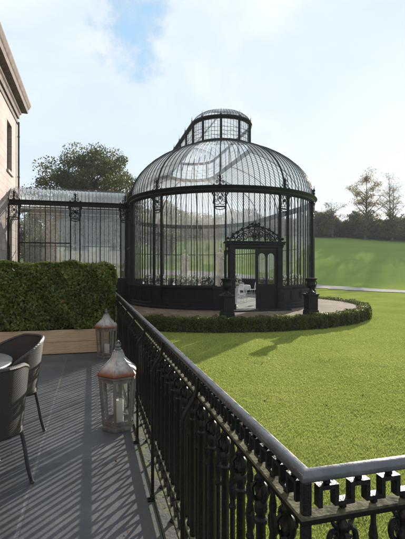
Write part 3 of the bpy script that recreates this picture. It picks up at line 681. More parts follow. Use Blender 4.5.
for s in (1,-1):
    pe.tube([(s*1.22,y,z0+.01),(s*1.16,y,z0+.16),(s*1.02,y,z0+.30),(s*.82,y,z0+.43),(s*.58,y,z0+.55),(s*.32,y,z0+.64),(0,y,z0+.68)], .032, 6)
    pe.tube([(s*1.0,y,z0+.01),(s*.92,y,z0+.16),(s*.74,y,z0+.31),(s*.5,y,z0+.43),(s*.25,y,z0+.51),(0,y,z0+.53)], .02, 6)
    for (cx, cz, r, ph, t) in ((1.06,.15,.08,0,1.5),(.80,.14,.13,PI,1.5),(.52,.19,.17,0,1.6),(.22,.33,.16,PI,1.5),(.86,.40,.075,PI,1.3),(.62,.52,.08,0,1.3),(.36,.62,.085,PI,1.3),(1.06,.29,.06,0,1.2),(.14,.74,.08,0,1.3)):
        pe.tube(spiral(s*cx, z0+cz, r, t, ph, y, flip=s), .026, 5)
    pe.ball((s*1.30,y,z0+.12), .07, 8, 5); pe.tube([(s*.1,y,z0),(s*.16,y,z0+.22),(s*.03,y,z0+.62)], .018, 5)
ring(pe, 0, z0+.22, .12, .024, y); pe.ball((0,y,z0+.22), .06); pe.ball((0,y,z0+.76), .07)
for s in (-1,0,1): pe.tube([(0,y,z0+.70),(s*.13,y,z0+.80),(s*.10,y,z0+.92-.08*abs(s))], .02, 5)
pe.build('pediment', M['iron'], dob, smooth=True)
def make_leaf(name):
    b = MB(); w_ = .995; H_ = 2.64
    for x0 in (0, w_-.10): b.box(x0, x0+.10, -.03, .03, 0, H_)
    b.box(.10, w_-.10, -.03, .03, 0, .16); b.box(.10, w_-.10, -.03, .03, .98, 1.10); b.box(.10, w_-.10, -.03, .03, H_-.16, H_)
    b.box(.10, w_-.10, -.018, .018, .16, .98); b.box(.2, w_-.2, -.03, .03, .28, .86)
    b.box(w_/2-.04, w_/2+.04, -.03, .03, 1.10, H_-.16)
    for cx in (.10+.1775, w_-.10-.1775):     # spandrels that turn each light into a round arch
        a_ = .1775; zc_ = H_-.16-a_
        for s in (1,-1):
            pts = [(cx+s*a_*math.cos(R(t)), zc_+a_*math.sin(R(t))) for t in range(0,91,15)]
            for yv in (-.03,.03):
                o = len(b.v); b.v += [(p[0], yv, p[1]) for p in pts] + [(cx+s*a_, yv, zc_+a_)]
                for i in range(len(pts)-1): b.f.append((o+i, o+i+1, o+len(pts)))
            b.grid([[(p[0], yv, p[1]) for p in pts] for yv in (-.03,.03)])
        ring(b, cx, 1.28, .12, .012, 0)
    return b
def add_leaf(loc, rz, mirror, label=None):
    b = make_leaf('door')
    gl = MB().grid([[(.1,0,1.1),(.895,0,1.1)],[(.1,0,2.48),(.895,0,2.48)]])
    hd = MB().tube([(.90,-.035,1.06),(.90,-.09,1.06),(.80,-.09,1.05)], .014, 6); hd.lathe([(.03,-.004),(.03,.004)], (.90,-.04,1.06), 8)
    if mirror:
        for q in (b, gl, hd): q.v = [(-p[0],p[1],p[2]) for p in q.v]; q.f = [f[::-1] for f in q.f]
    d = b.build('door', M['iron'], GH, loc=loc, rz=rz)
    gl.build('glass', M['glass'], d); hd.build('handle', M['iron'], d)
    if label: d['label'] = label
add_leaf((1.0, DY, .07), 0, True, 'closed right door leaf with twin arched lights')
add_leaf((-1.0, DY+.02, .07), R(98), False, 'left door leaf swung open into the rotunda')

# ------------------------------------------------------------------ glazed link to the house
LKY = 24.35; LX0, LX1 = -4.27, 2.08; LKD = 3.2; LZ0, LZ1 = 5.05, 5.29
LK = thing('glass_corridor', 'glazed black iron corridor linking the stone house to the rotunda', 'corridor', (0, LKY, 0))
mb = MB(); mb.bbox(LX0, LX1, -.10, .10, LZ0, LZ1, .02); mb.bbox(LX0, LX1, -.16, .05, LZ1-.05, LZ1+.01, .012)
mb.bbox(LX0, LX1, LKD-.1, LKD+.1, LZ0, LZ1, .02); mb.build('beam', M['iron'], LK)
mb = MB(); mb.box(LX0, LX1, -.10, .05, -.02, 1.0); mb.box(LX0, LX1, -.14, .06, 1.0, 1.07); mb.box(LX0, LX1, LKD-.05, LKD+.1, -.3, 1.0)
mb.build('dado_wall', M['iron'], LK)
colx = [-4.0, -.87, 1.86]
lp = make_pilaster(LZ0, LZ1, LK, (colx[0],0,0), 0)
for x in colx[1:]: place(lp, (x,0,0), 0)
for (a, b, tr) in ((colx[0], colx[1], True), (colx[1], colx[2], False)):
    for yy in (0, LKD):
        m1, m2 = MB(), MB(); k = 10
        for i in range(1, k):
            x = a+.25 + (b-a-.5)*i/k
            m1.bar((x,yy,1.07),(x,yy,LZ0), .045 if i == 5 else .024, .04, side=(1,0,0))
        m1.bar((a+.28,yy,LZ0-.12),(b-.28,yy,LZ0-.12), .05, .05)
        if tr or yy: m1.bar((a+.28,yy-.005,3.0),(b-.28,yy-.005,3.0), .06, .06)
        m2.grid([[(a+.02,yy+.004,z),(b-.02,yy+.004,z)] for z in (1.07, LZ0)])
        o = m1.build('glazed_bay', M['iron'], LK); m2.build('glass', M['glass'], o)
arcp = [(LKD/2 - LKD/2*math.cos(R(180)*i/16), LZ1 + .86*math.sin(R(180)*i/16)) for i in range(17)]
mb = MB()
nx = 30
for i in range(nx+1):
    x = LX0 + (LX1-.15-LX0)*i/nx; mb.tube([(x, y_, z_) for y_, z_ in arcp], .03 if i % 10 == 0 else .014, 4, False)
mb.tube([(LX0,LKD/2,LZ1+.88),(LX1,LKD/2,LZ1+.88)], .04, 6)
for i in range(60):                          # low cresting on the ridge
    x = LX0+.1+i*.1; ring(mb, x, LZ1+.97, .045, .008, LKD/2, 6)
rf = mb.build('roof', M['lead'], LK)
MB().grid([[(x, y_, z_-.012) for x in (LX0, LX1-.15)] for y_, z_ in arcp]).build('glass', M['dome_glass'], rf, smooth=True)

# ------------------------------------------------------------------ house
HX, HY0, HY1 = -4.3, -9.0, 27.2
HS = thing('stone_house', 'pale pinkish stone house with heavy cornice and tall dark sash windows', 'house', (HX, HY1, 0))
wins = []
yc = 24.7
while yc > HY0+2:
    wins += [(yc-.68, yc+.68, 6.85, 9.5), (yc-.68, yc+.68, .5, 4.3)]; yc -= 3.7
def wall_holes(mb, y0, y1, z0, z1, holes, dp=.28):
    ys = sorted({y0,y1} | {h[0] for h in holes} | {h[1] for h in holes}); zs = sorted({z0,z1} | {h[2] for h in holes} | {h[3] for h in holes})
    for a, b in zip(ys[:-1], ys[1:]):
        for c, d in zip(zs[:-1], zs[1:]):
            if any(h[0] <= (a+b)/2 <= h[1] and h[2] <= (c+d)/2 <= h[3] for h in holes): continue
            mb.add([(0,a,c),(0,b,c),(0,b,d),(0,a,d)], [(0,1,2,3)])
    for h in holes:
        mb.add([(0,h[0],h[2]),(0,h[1],h[2]),(0,h[1],h[3]),(0,h[0],h[3]),(-dp,h[0],h[2]),(-dp,h[1],h[2]),(-dp,h[1],h[3]),(-dp,h[0],h[3])],
               [(0,4,5,1),(1,5,6,2),(2,6,7,3),(3,7,4,0)])
sh = lambda hs: [(h[0]-HY1, h[1]-HY1, h[2], h[3]) for h in hs]
mb = MB(); wall_holes(mb, HY0-HY1, 0, -.9, 10.7, sh(wins))
W_ = HY0-HY1
mb.add([(0,0,-.9),(-13,0,-.9),(-13,0,10.7),(0,0,10.7)], [(0,1,2,3)]); mb.add([(0,W_,-.9),(-13,W_,-.9),(-13,W_,10.7),(0,W_,10.7)], [(3,2,1,0)])
mb.add([(-13,0,-.9),(-13,W_,-.9),(-13,W_,10.7),(-13,0,10.7)], [(0,1,2,3)])
def mat_ashlar():
    m, nt, out = newmat('ashlar_courses'); co = coords(nt)
    sp = N(nt, 'ShaderNodeSeparateXYZ'); L(nt, co, sp.inputs[0]); cb = N(nt, 'ShaderNodeCombineXYZ'); L(nt, sp.outputs[1], cb.inputs[0]); L(nt, sp.outputs[2], cb.inputs[1])
    br = N(nt, 'ShaderNodeTexBrick', Scale=1.0); br.inputs['Brick Width'].default_value=.9; br.inputs['Row Height'].default_value=.42; br.inputs['Mortar Size'].default_value=.012
    br.inputs['Color1'].default_value=(.42,.335,.305,1); br.inputs['Color2'].default_value=(.36,.29,.265,1); br.inputs['Mortar'].default_value=(.20,.16,.14,1); L(nt, cb.outputs[0], br.inputs['Vector'])
    n = N(nt, 'ShaderNodeTexNoise', Scale=.9, Detail=7, Roughness=.7); L(nt, co, n.inputs['Vector'])
    r = ramp(nt, n.outputs['Fac'], [(.3,(.78,.76,.74)),(.55,(1,1,1)),(.75,(1.15,1.14,1.12))])
    mx = N(nt, 'ShaderNodeMixRGB', blend_type='MULTIPLY'); mx.inputs[0].default_value=1; L(nt, br.outputs[0], mx.inputs[1]); L(nt, r.outputs[0], mx.inputs[2])
    p = N(nt, 'ShaderNodeBsdfPrincipled', Roughness=.85); L(nt, mx.outputs[0], p.inputs['Base Color'])
    n2 = N(nt, 'ShaderNodeTexNoise', Scale=12, Detail=5); L(nt, co, n2.inputs['Vector']); b = N(nt, 'ShaderNodeBump', Strength=.25, Distance=.02); L(nt, n2.outputs['Fac'], b.inputs['Height']); L(nt, b.outputs[0], p.inputs['Normal'])
    L(nt, p.outputs[0], out.inputs[0]); return m
wl = mb.build('wall', mat_ashlar(), HS)
# cornice returning round the corner
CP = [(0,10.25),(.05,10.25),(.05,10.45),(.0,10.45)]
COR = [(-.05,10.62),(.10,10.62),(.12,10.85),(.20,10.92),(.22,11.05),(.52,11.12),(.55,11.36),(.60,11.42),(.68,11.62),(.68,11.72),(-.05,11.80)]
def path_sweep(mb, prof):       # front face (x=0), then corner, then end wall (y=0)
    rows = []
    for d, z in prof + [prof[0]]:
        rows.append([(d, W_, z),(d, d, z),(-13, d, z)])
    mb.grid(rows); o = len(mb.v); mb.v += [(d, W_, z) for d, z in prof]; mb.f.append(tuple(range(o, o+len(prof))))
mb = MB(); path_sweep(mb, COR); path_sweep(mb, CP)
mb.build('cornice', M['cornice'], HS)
mb = MB(); mb.add([(.3,W_,11.75),(.3,.3,11.75),(-13,.3,11.75),(-13,W_,11.75),(-5,W_+5,14),(-5,-5,14)], [(0,1,5,4),(1,2,5),(2,3,4,5),(3,0,4)])
mb.build('roof', M['slate_roof'], HS)
mb = MB(); mb.tube([(.12,-.28,0),(.12,-.28,10.3)], .055, 8)
for z in (2,4.5,7,9.4): mb.lathe([(.075,0),(.075,.08)], (.12,-.28,z), 8)
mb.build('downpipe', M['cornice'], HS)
for (a, b, c, d) in sh(wins):
    f = MB(); x0 = -.24
    f.box(x0-.03,x0+.05,a,a+.07,c,d); f.box(x0-.03,x0+.05,b-.07,b,c,d); f.box(x0-.03,x0+.05,a+.07,b-.07,c,c+.08); f.box(x0-.03,x0+.05,a+.07,b-.07,d-.07,d)
    f.box(x0-.02,x0+.04,a+.07,b-.07,(c+d)/2-.03,(c+d)/2+.03)
    for t in (1/3,2/3): f.box(x0-.01,x0+.03,a+(b-a)*t-.012,a+(b-a)*t+.012,c+.08,d-.07)
    o = f.build('window', M['sash'], HS)
    MB().add([(x0,a+.05,c+.05),(x0,b-.05,c+.05),(x0,b-.05,d-.05),(x0,a+.05,d-.05)], [(0,1,2,3)]).build('pane', M['dark_room'], o)
    MB().bbox(.003,.10,a-.1,b+.1,c-.14,c-.002,.01).build('sill', M['stone'], o)

# ------------------------------------------------------------------ railing
RL_END = 10.6; RS_END = 4.2
RG = thing('iron_railing', 'ornate black cast iron terrace railing with key pattern and pale worn handrail', 'railing', (RX, RY, 0))
LY = RL_END-RY; LXs = RS_END-RX
HT = 1.085
# handrail: flattened round section, mitred at the corner
sec = [(-.0185,-.008),(-.016,-.012),(0,-.013),(.016,-.012),(.0185,-.008),(.018,.000),(.0145,.007),(.008,.0108),(0,.012),(-.008,.0108),(-.0145,.007),(-.018,.000)]
def rail_L(mb, sec, zc):
    A = [(o, LY, zc+h) for o, h in sec]; B_ = [(o, o, zc+h) for o, h in sec]; C_ = [(LXs, o, zc+h) for o, h in sec]
    rows = [[A[i], ((A[i][0]),(LY*.6),A[i][2]), (A[i][0],LY*.25,A[i][2]), B_[i], (LXs*.4,B_[i][1],B_[i][2]), C_[i]] for i in range(len(sec))]
    rows.append(rows[0]); mb.grid(rows)
    o = len(mb.v); mb.v += A; mb.f.append(tuple(range(o,o+len(sec)))); o = len(mb.v); mb.v += C_; mb.f.append(tuple(range(o+len(sec)-1,o-1,-1)))
mb = MB(); rail_L(mb, sec, HT-.0135); mb.build('handrail', M['handrail'], RG, smooth=True)
flat = [(-.020,-.008),(.020,-.008),(.022,-.004),(.022,.005),(.018,.009),(-.018,.009),(-.022,.005),(-.022,-.004)]
Z_U, Z_M, Z_L = .972, .232, .070
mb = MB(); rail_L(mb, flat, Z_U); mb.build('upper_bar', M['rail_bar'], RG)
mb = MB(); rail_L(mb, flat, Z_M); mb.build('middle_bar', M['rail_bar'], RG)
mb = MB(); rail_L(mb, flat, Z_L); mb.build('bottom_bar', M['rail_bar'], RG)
PER = .0855
def fret(mb, length, z0, z1, axis_y, s0=0.0):
    n_ = int((length-s0)/PER)
    amp0, amp1 = z0+.0125, z1-.0125; h = .0105; dpt = .022
    def bx(a, b, za, zb):
        if axis_y: mb.box(-dpt/2, dpt/2, a, b, za, zb)
        else: mb.box(a, b, -dpt/2, dpt/2, za, zb)
    for i in range(n_):
        a = s0 + i*PER; q = PER/4
        bx(a+q-h/2, a+q+h/2, amp0, amp1); bx(a+3*q-h/2, a+3*q+h/2, amp0, amp1)
        bx(a+q+h/2, a+3*q-h/2, amp1-h, amp1)
        if i < n_-1: bx(a+3*q+h/2, a+5*q-h/2, amp0, amp0+h)
        t = a+2*q; c1 = (0, t) if axis_y else (t, 0); b_ = a+4*q; c2 = (0, b_) if axis_y else (b_, 0)
        mb.lathe([(.006,0),(.010,.003),(.010,.009),(.006,.0125)], (*c1, amp1-.0005), 6)
        mb.lathe([(.006,0),(.010,.003),(.010,.009),(.006,.0125)], (*c2, amp0-.012), 6)
mb = MB(); fret(mb, LY, Z_U+.009, HT-.028, True, .012); fret(mb, LXs, Z_U+.009, HT-.028, False, .012); mb.build('key_fret', M['rail'], RG)
mb = MB()                          # crossed diagonals between the two low bars
def cross(mb, length, axis_y):
    z0, z1 = Z_L+.006, Z_M-.005; pw = PER*1.4
    k = int(length/pw)
    for i in range(k):
        a = .02 + i*pw; b = a+pw
        for (p, q) in ((a, b), (b, a)):
            mb.bar((0 if axis_y else p, p if axis_y else 0, z0), (0 if axis_y else q, q if axis_y else 0, z1), .012 if p < q else .0115, .016 if p < q else .015, side=(1,0,0) if axis_y else (0,1,0))
        mb.ball((0, (a+b)/2, (z0+z1)/2) if axis_y else ((a+b)/2, 0, (z0+z1)/2), .016, 7, 4)
cross(mb, LY, True); cross(mb, LXs, False); mb.build('cross_lattice', M['rail'], RG)
def make_baluster():
    b = MB(); zt = Z_U-.008
    prof = [(.010,0),(.015,.004),(.015,.012),(.0105,.02),(.0105,.07)]
    b.lathe([(.012,Z_M+.008),(.019,Z_M+.016),(.019,Z_M+.03),(.016,Z_M+.04),(.020,Z_M+.055),(.0165,Z_M+.07),
             (.0160,Z_M+.2),(.0155,.80),(.0205,.806),(.0205,.816),(.015,.822),(.015,.832),(.0195,.838),(.021,.852),(.0195,.866),(.013,.874),(.017,.880),(.017,.890),
             (.010,.898),(.0095,.925),(.014,.932),(.015,.942),(.008,.952),(.008,zt)], (0,0,0), 8)
    for s in (1,-1):              # acanthus scrolls under the bar, in the plane of the rail (y)
        pts = [(0, s*.012, .872),(0, s*.030, .885),(0, s*.036, .906),(0, s*.030, .926),(0, s*.016, .928),(0, s*.014, .914),(0, s*.023, .908)]
        b.tube(catmull([Vector(p) for p in pts], 3), [.0055+.0028*math.sin(PI*min(1,i/11)) if i < 12 else .005 for i in range(19)], 6)
        b.tube([(0,s*.008,.93),(0,s*.024,.944),(0,s*.034,.958)], [.006,.006,.003], 5)
        b.tube([(s*.012,0,.872),(s*.026,0,.89),(s*.028,0,.915),(s*.016,0,.928)], .006, 5)
    return b
def make_spindle():
    b = MB(); zt = Z_U-.008
    b.lathe([(.009,Z_M+.008),(.014,Z_M+.016),(.014,Z_M+.024),(.0098,Z_M+.034),(.0098,.70),(.014,.706),(.014,.716),(.010,.722),(.012,.75),(.016,.78),(.010,.82),(.007,.86),(.012,.90),(.007,.93),(.007,zt)], (0,0,0), 7)
    for s in (1,-1):
        b.tube([(0,s*.006,.735),(0,s*.022,.752),(0,s*.026,.775),(0,s*.016,.795),(0,s*.008,.785)], [.005,.006,.006,.005,.004], 5)
        b.tube([(0,s*.006,.815),(0,s*.02,.835),(0,s*.022,.86),(0,s*.010,.885)], [.005,.006,.006,.004], 5)
    return b
bal = make_baluster().build('baluster', M['rail'], RG, smooth=True)
spn = make_spindle().build('spindle', M['rail'], RG, smooth=True)
used = [0,0]
def put(proto, k, x, y, rz):
    o = proto if used[k] == 0 else proto.copy()
    if used[k]: COL.objects.link(o); o.parent = RG
    o.location = (x, y, 0); o.rotation_euler[2] = rz; used[k] += 1
q = .012 + PER
i = 0
while q < LY-.03:
    put(bal if i % 2 == 0 else spn, i % 2, 0, q, 0); q += PER; i += 1
q = .012 + PER; i = 0
while q < LXs-.03:
    put(bal if i % 2 == 0 else spn, i % 2, q, 0, R(90)); q += PER; i += 1
# corner post and short feet under the bottom bar
mb = MB(); mb.bbox(-.011,.011,-.011,.011,.012,HT-.028,.003); mb.lathe([(.03,.80),(.03,.82),(.022,.83),(.022,.86),(.03,.87),(.03,.9)], (0,0,0), 8)
mb.build('corner_post', M['rail'], RG)
ft = MB().lathe([(.024,.010),(.024,.02),(.012,.03),(.012,Z_L-.008)], (0,0,0), 8).build('foot', M['rail'], RG, loc=(0,.41,0))
for k in range(2, 24):
    if k*.41 < LY: c = ft.copy(); COL.objects.link(c); c.parent = RG; c.location = (0,k*.41,0)
for k in range(1, 9): c = ft.copy(); COL.objects.link(c); c.parent = RG; c.location = (k*.41,0,0)
st = MB(); sx = .397-RX
st.tube(catmull([(sx,0,.004),(sx,0,.30),(sx,0,.60),(sx,0,.84),(sx+.012,0,.90),(sx+.05,0,.96),(sx+.066,0,1.01),(sx+.070,0,HT-.035)], 4), .0115, 8)
st.tube([(sx,0,.84),(sx,0,.87)], .0135, 8); st.bbox(sx-.035,sx+.03,-.022,.022,.001,.012,.003); st.lathe([(.018,.012),(.018,.03),(.012,.04)], (sx,0,0), 8)
st.ball((sx-.022,0,.014), .007, 6, 4)
sto = st.build('stanchion', M['rail'], RG, smooth=True, loc=(0,1.85-RY,0))
for k in range(1, 9):
    c = sto.copy(); COL.objects.link(c); c.parent = RG; c.location = (0, 1.85+.965*k-RY, 0)

# ------------------------------------------------------------------ planter and its hedge
PX0, PX1, PY0, PY1, PH = -2.6, .335, 8.08, 8.80, .45
PB = thing('planter_box', 'long pale softwood planter box on the terrace holding the hedge', 'planter', ((PX0+PX1)/2, PY0, 0))
mb = MB(); hw = (PX1-PX0)/2
for (z0, z1) in ((.012,.222),(.226,.444)):
    mb.bbox(-hw, hw, 0, .035, z0, z1, .006); mb.bbox(-hw, hw, PY1-PY0-.035, PY1-PY0, z0, z1, .006)
    mb.bbox(-hw, -hw+.035, .037, PY1-PY0-.037, z0, z1, .006); mb.bbox(hw-.035, hw, .037, PY1-PY0-.037, z0, z1, .006)
pbx = mb.build('plank_side', M['wood'], PB)
MB().box(-hw+.04, hw-.04, .04, PY1-PY0-.04, .1, .40).build('soil', M['soil'], PB)
rng = np.random.default_rng(3)
HG = thing('clipped_hedge', 'dense dark green laurel hedge growing in the wooden planter box', 'hedge', (0, 8.4, .40))
hx0, hx1, hy0, hy1, hz1 = -2.7, .44, -.335, .42, 1.27
def lump(P):  # uneven clipped surface
    return .05*np.sin(P[:,0]*5.1+1)*np.sin(P[:,2]*4.3+P[:,1]*3) + .04*np.sin(P[:,0]*11+P[:,2]*9)
n = 30000
s = rng.random(n); P = np.zeros((n,3)); Nn = np.zeros((n,3))
P[:,0] = rng.uniform(hx0,hx1,n); P[:,1] = rng.uniform(hy0,hy1,n); P[:,2] = rng.uniform(.07,hz1,n)
fr = s < .52; tp = (s >= .52) & (s < .80); en = s >= .80
dpth = rng.exponential(.045, n)
P[fr,1] = hy0 + dpth[fr]; Nn[fr,1] = -1; P[tp,2] = hz1 - dpth[tp]; Nn[tp,2] = 1; P[en,0] = hx1 - dpth[en]; Nn[en,0] = 1
lm = lump(P); P[fr,1] += lm[fr]; P[tp,2] += lm[tp]*.8; P[en,0] += lm[en]*.6
# round the corners and let the foot be thinner
P[:,1] += np.clip(P[:,2]-(hz1-.18),0,1)*.35*(P[:,1]<0)
k_ = (P[:,0] > hx1-.15); P[k_,2] -= (P[k_,0]-(hx1-.15))*.35*(P[k_,2]>hz1-.3)
Nn[:,2] += .45
V, F = leaf_cards(P, .062, rng, Nn, .75, .5); 
np_mesh('leaves', V, F, M['hedge'], HG)
k_ = rng.random(len(P)) < .02
V, F = leaf_cards(P[k_]+np.array([0,-.012,.006]), .055, rng, Nn[k_], .8, .5); np_mesh('withered_leaves', V, F, M['fallen'], HG)
# taller loose shoots
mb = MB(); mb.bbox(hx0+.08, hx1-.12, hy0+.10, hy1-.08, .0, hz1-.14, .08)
for k in range(26):
    x = rng.uniform(hx0+.1,hx1-.1); y = rng.uniform(hy0+.08,hy1-.1); mb.tube([(x,y,-.05),(x+rng.normal()*.03,y-.02,.3),(x+rng.normal()*.05,y,.6)], [.012,.009,.005], 5)
for k in range(70):
    x = rng.uniform(hx0+.1,hx1-.05); y = rng.uniform(hy0+.02,hy1-.05); z = hz1-.08; h_ = rng.uniform(.06,.17)
    mb.tube([(x,y,z),(x+rng.normal()*.02,y+rng.normal()*.02,z+h_)], [.004,.002], 4)
mb.build('stems', M['core'], HG)

# ------------------------------------------------------------------ box hedge ring
HB = thing('box_hedge', 'low clipped box hedge ringing the flagged circle round the rotunda', 'hedge', (GX, GY, LAWN))
n = 90000
a = rng.uniform(-PI, PI, n); s = rng.random(n); H_ = .53
front = np.cos(a + PI/2) ; keep = (np.sin(a) < .45) | (rng.random(n) < .35); a = a[keep]; s = s[keep]; n = len(a)
r = np.empty(n); z = np.empty(n); Nn = np.zeros((n,3)); dp = rng.exponential(.04, n)
o_ = s < .5; t_ = (s >= .5) & (s < .86); i_ = s >= .86
lm = .045*np.sin(a*61)+.03*np.sin(a*143+2)+.035*np.sin(a*23)
r[o_] = HR_O - dp[o_] + lm[o_]; z[o_] = rng.random(o_.sum())**.9*H_
r[t_] = rng.uniform(HR_I, HR_O, t_.sum()); z[t_] = H_ - dp[t_] + lm[t_]*.8
r[i_] = HR_I + dp[i_]; z[i_] = rng.random(i_.sum())*H_
r -= (o_)*np.clip(z-(H_-.12),0,1)*.6
Nn[o_,0] = np.cos(a[o_]); Nn[o_,1] = np.sin(a[o_]); Nn[t_,2] = 1; Nn[i_,0] = -np.cos(a[i_]); Nn[i_,1] = -np.sin(a[i_])
P = np.stack([r*np.cos(a), r*np.sin(a), z], 1)
V, F = leaf_cards(P, .062, rng, Nn, .8, .55); np_mesh('leaves', V, F, M['box'], HB)
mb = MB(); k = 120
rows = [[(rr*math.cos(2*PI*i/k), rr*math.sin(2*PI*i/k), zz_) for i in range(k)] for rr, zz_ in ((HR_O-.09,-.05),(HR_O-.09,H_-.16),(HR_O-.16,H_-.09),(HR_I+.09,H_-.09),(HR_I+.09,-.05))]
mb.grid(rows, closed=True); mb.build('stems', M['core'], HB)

# ------------------------------------------------------------------ lanterns with candles
def make_lantern(label, loc, rz):
    t = thing('lantern', label, 'lantern', loc, rz, 'hexagonal candle lanterns on the terrace')
    hexp = lambda r, z: [(r*math.cos(PI/3*i), r*math.sin(PI/3*i), z) for i in range(6)]
    b = MB(); b.lathe([(.155,.0),(.160,.012),(.160,.03),(.150,.036)], n=6); b.lathe([(.146,.036),(.140,.055),(.10,.057),(.002,.058)], n=6)
    for i in range(6):
        w_ = PI/3*i; b.bbox(.14*math.cos(w_)-.016,.14*math.cos(w_)+.016,.14*math.sin(w_)-.016,.14*math.sin(w_)+.016,-.0,.012,.003)
    b.build('base', M['lantern_wood'], t)
    fr = MB(); bot, top = hexp(.143,.05), hexp(.178,.50)
    for i in range(6):
        j = (i+1) % 6
        d = Vector(((bot[i][0]), bot[i][1], 0))
        fr.bar(bot[i], top[i], .024, .024, side=d)
        for z_, rr in ((.075,.145),(.485,.1765)):
            p = hexp(rr, z_); fr.bar(p[i], p[j], .032, .014, side=(0,0,1))
    fr.lathe([(.178,.498),(.198,.502),(.202,.518),(.19,.528)], n=6)
    fr.build('frame', M['lantern_wood'], t)
    g = MB()
    for i in range(6):
        j = (i+1) % 6; f_ = .975
        g.add([tuple(c*f_ if k < 2 else c for k, c in enumerate(p)) for p in (bot[i], bot[j], top[j], top[i])], [(0,1,2,3)])
    g.build('glass', M['lantern_glass'], t)
    r = MB(); r.lathe([(.205,.528),(.208,.536),(.200,.552),(.172,.590),(.128,.625),(.088,.655),(.064,.690),(.050,.725),(.044,.745),(.048,.75),(.048,.757)], n=6)
    for i in range(6):
        w_ = PI/3*i; r.tube([(rr*math.cos(w_), rr*math.sin(w_), zz_) for rr, zz_ in ((.206,.537),(.174,.591),(.130,.626),(.066,.69),(.046,.745))], .006, 5)
    ro = r.build('roof', M['zinc'], t)
    f = MB(); f.lathe([(.030,.757),(.034,.765),(.034,.775),(.018,.782),(.022,.792),(.026,.802),(.018,.815),(.008,.822),(.008,.838),(.012,.846),(.006,.855),(.001,.858)], n=10)
    f.tube([(.03*math.cos(PI*k/8), 0, .80+.045*math.sin(PI*k/8)) for k in range(9)], .004, 5)
    f.build('finial', M['lead'], ro, smooth=True)
    return t
def make_candle(label, loc, h, r):
    t = thing('candle', label, 'candle', loc)
    MB().lathe([(r*.98,0),(r,.004),(r,h-.008),(r*.93,h),(r*.7,h-.004),(.001,h-.012)], n=18).build('wax', M['candle'], t, smooth=True)
    MB().tube([(0,0,h-.013),(.002,0,h+.004),(.005,.002,h+.012)], .0016, 5).build('wick', M['wick'], t)
make_lantern('nearer wood framed glass lantern with rusty zinc bell roof beside the railing', (.252, 4.20, .001), R(16))
make_candle('cream pillar candle inside the nearer rusty roofed lantern', (.262, 4.18, .060), .22, .042)
l2 = make_lantern('farther grey roofed glass lantern standing in front of the wooden planter', (.255, 7.62, .001), R(8))
make_candle('short cream pillar candle inside the farther lantern by the planter', (.262, 7.6, .060), .17, .045)

# ------------------------------------------------------------------ terrace chairs and table
def uvgrid(rows, uvs, name, mat, parent, thick=0):
    mb = MB().grid(rows); o = mb.build(name, mat, parent, smooth=True); me = o.data
    ul = me.uv_layers.new(name='UVMap'); flat_ = [q_ for r_ in uvs for q_ in r_]
    for lp_ in me.loops: ul.data[lp_.index].uv = flat_[lp_.vertex_index]
    return o
def make_chair(label, loc, face):
    rz = math.atan2(face[1], face[0]) - PI/2     # local +y is the way the chair faces
    t = thing('wicker_chair', label, 'chair', loc, rz, 'wicker chairs at the terrace table')
    # one continuous woven shell: outside, over the rim, inside
    K = 36
    def P(be, k, s):                # be: angle from the back (-y), k: 0 bottom..1 top, s: outward offset
        top = .875 - .23*max(0, (abs(be)-.55)/1.55)**1.25
        z_ = .40 + (top-.40)*k
        flare = 1 + .13*k - .02*k*k
        a_, b_ = .262*flare, .285*flare
        a_ += s; b_ += s
        yy = -b_*math.cos(be) ; yy = yy if yy < 0 else yy*.85
        return (a_*math.sin(be)*1.03, yy - .045*k*math.cos(be)*(abs(be) < 1.6), z_)
    rows, uvs = [], []
    prof = [(k/9, .012) for k in range(10)] + [(1.012,.0)] + [(k/9, -.012) for k in range(9,-1,-1)]
    v = 0; last = None
    for k, s in prof:
        r_, u_ = [], []
        for i in range(K+1):
            be = -2.1 + 4.2*i/K; r_.append(P(be, k, s)); u_.append((be*.27, v))
        rows.append(r_); uvs.append(u_); v += .052 if s != 0 else .012
    uvgrid(rows, uvs, 'backrest', M['wicker'], t)
    mb = MB(); mb.tube([P(-2.1+4.2*i/K, 1.01, 0) for i in range(K+1)], .0175, 8)
    for be in (-2.1, 2.1): mb.tube([P(be, k/5, 0) for k in range(6)], .0165, 8)
    o = mb.build('rim', M['wicker'], t, smooth=True); ul = o.data.uv_layers.new(name='UVMap')
    for lp_ in o.data.loops:
        c = o.data.vertices[lp_.vertex_index].co; ul.data[lp_.index].uv = (c.x*.9+c.y*.9, c.z+c.y*.5)
    # seat
    rows, uvs = [], []
    for rr, zz_ in ((.001,.425),(.5,.428),(.85,.432),(.98,.428),(1.0,.415),(1.0,.385),(.96,.372),(.5,.368),(.001,.368)):
        r_, u_ = [], []
        for i in range(29):
            w_ = 2*PI*i/28; cx_, cy_ = math.cos(w_), math.sin(w_)
            x_ = .262*rr*math.copysign(abs(cx_)**.7, cx_); y_ = .285*rr*math.copysign(abs(cy_)**.7, cy_)
            r_.append((x_, y_+.01, zz_)); u_.append((x_, y_+zz_*2))
        rows.append(r_); uvs.append(u_)
    uvgrid(rows, uvs, 'seat', M['wicker'], t)
    for sx_ in (1,-1):
        for sy_ in (1,-1):
            MB().tube(catmull([(sx_*.205,sy_*.195,.385),(sx_*.222,sy_*.215,.26),(sx_*.235,sy_*.235,.12),(sx_*.255,sy_*.258,.006)], 4), .0135, 8).lathe([(.016,0),(.017,.012),(.014,.016)], (sx_*.256,sy_*.259,.001), 8).build('leg', M['aluminium'], t, smooth=True)
    mb = MB(); 
    mb.tube([(.207,.197,.365),(-.207,.197,.365),(-.207,-.197,.365),(.207,-.197,.365),(.207,.197,.365)], .011, 6)
    mb.build('seat_frame', M['aluminium'], t, smooth=True)
    return t
make_chair('farther grey brown wicker tub chair, open side towards the camera, in front of the planter', (-.80, 4.32, 0), (-.777,-.632))
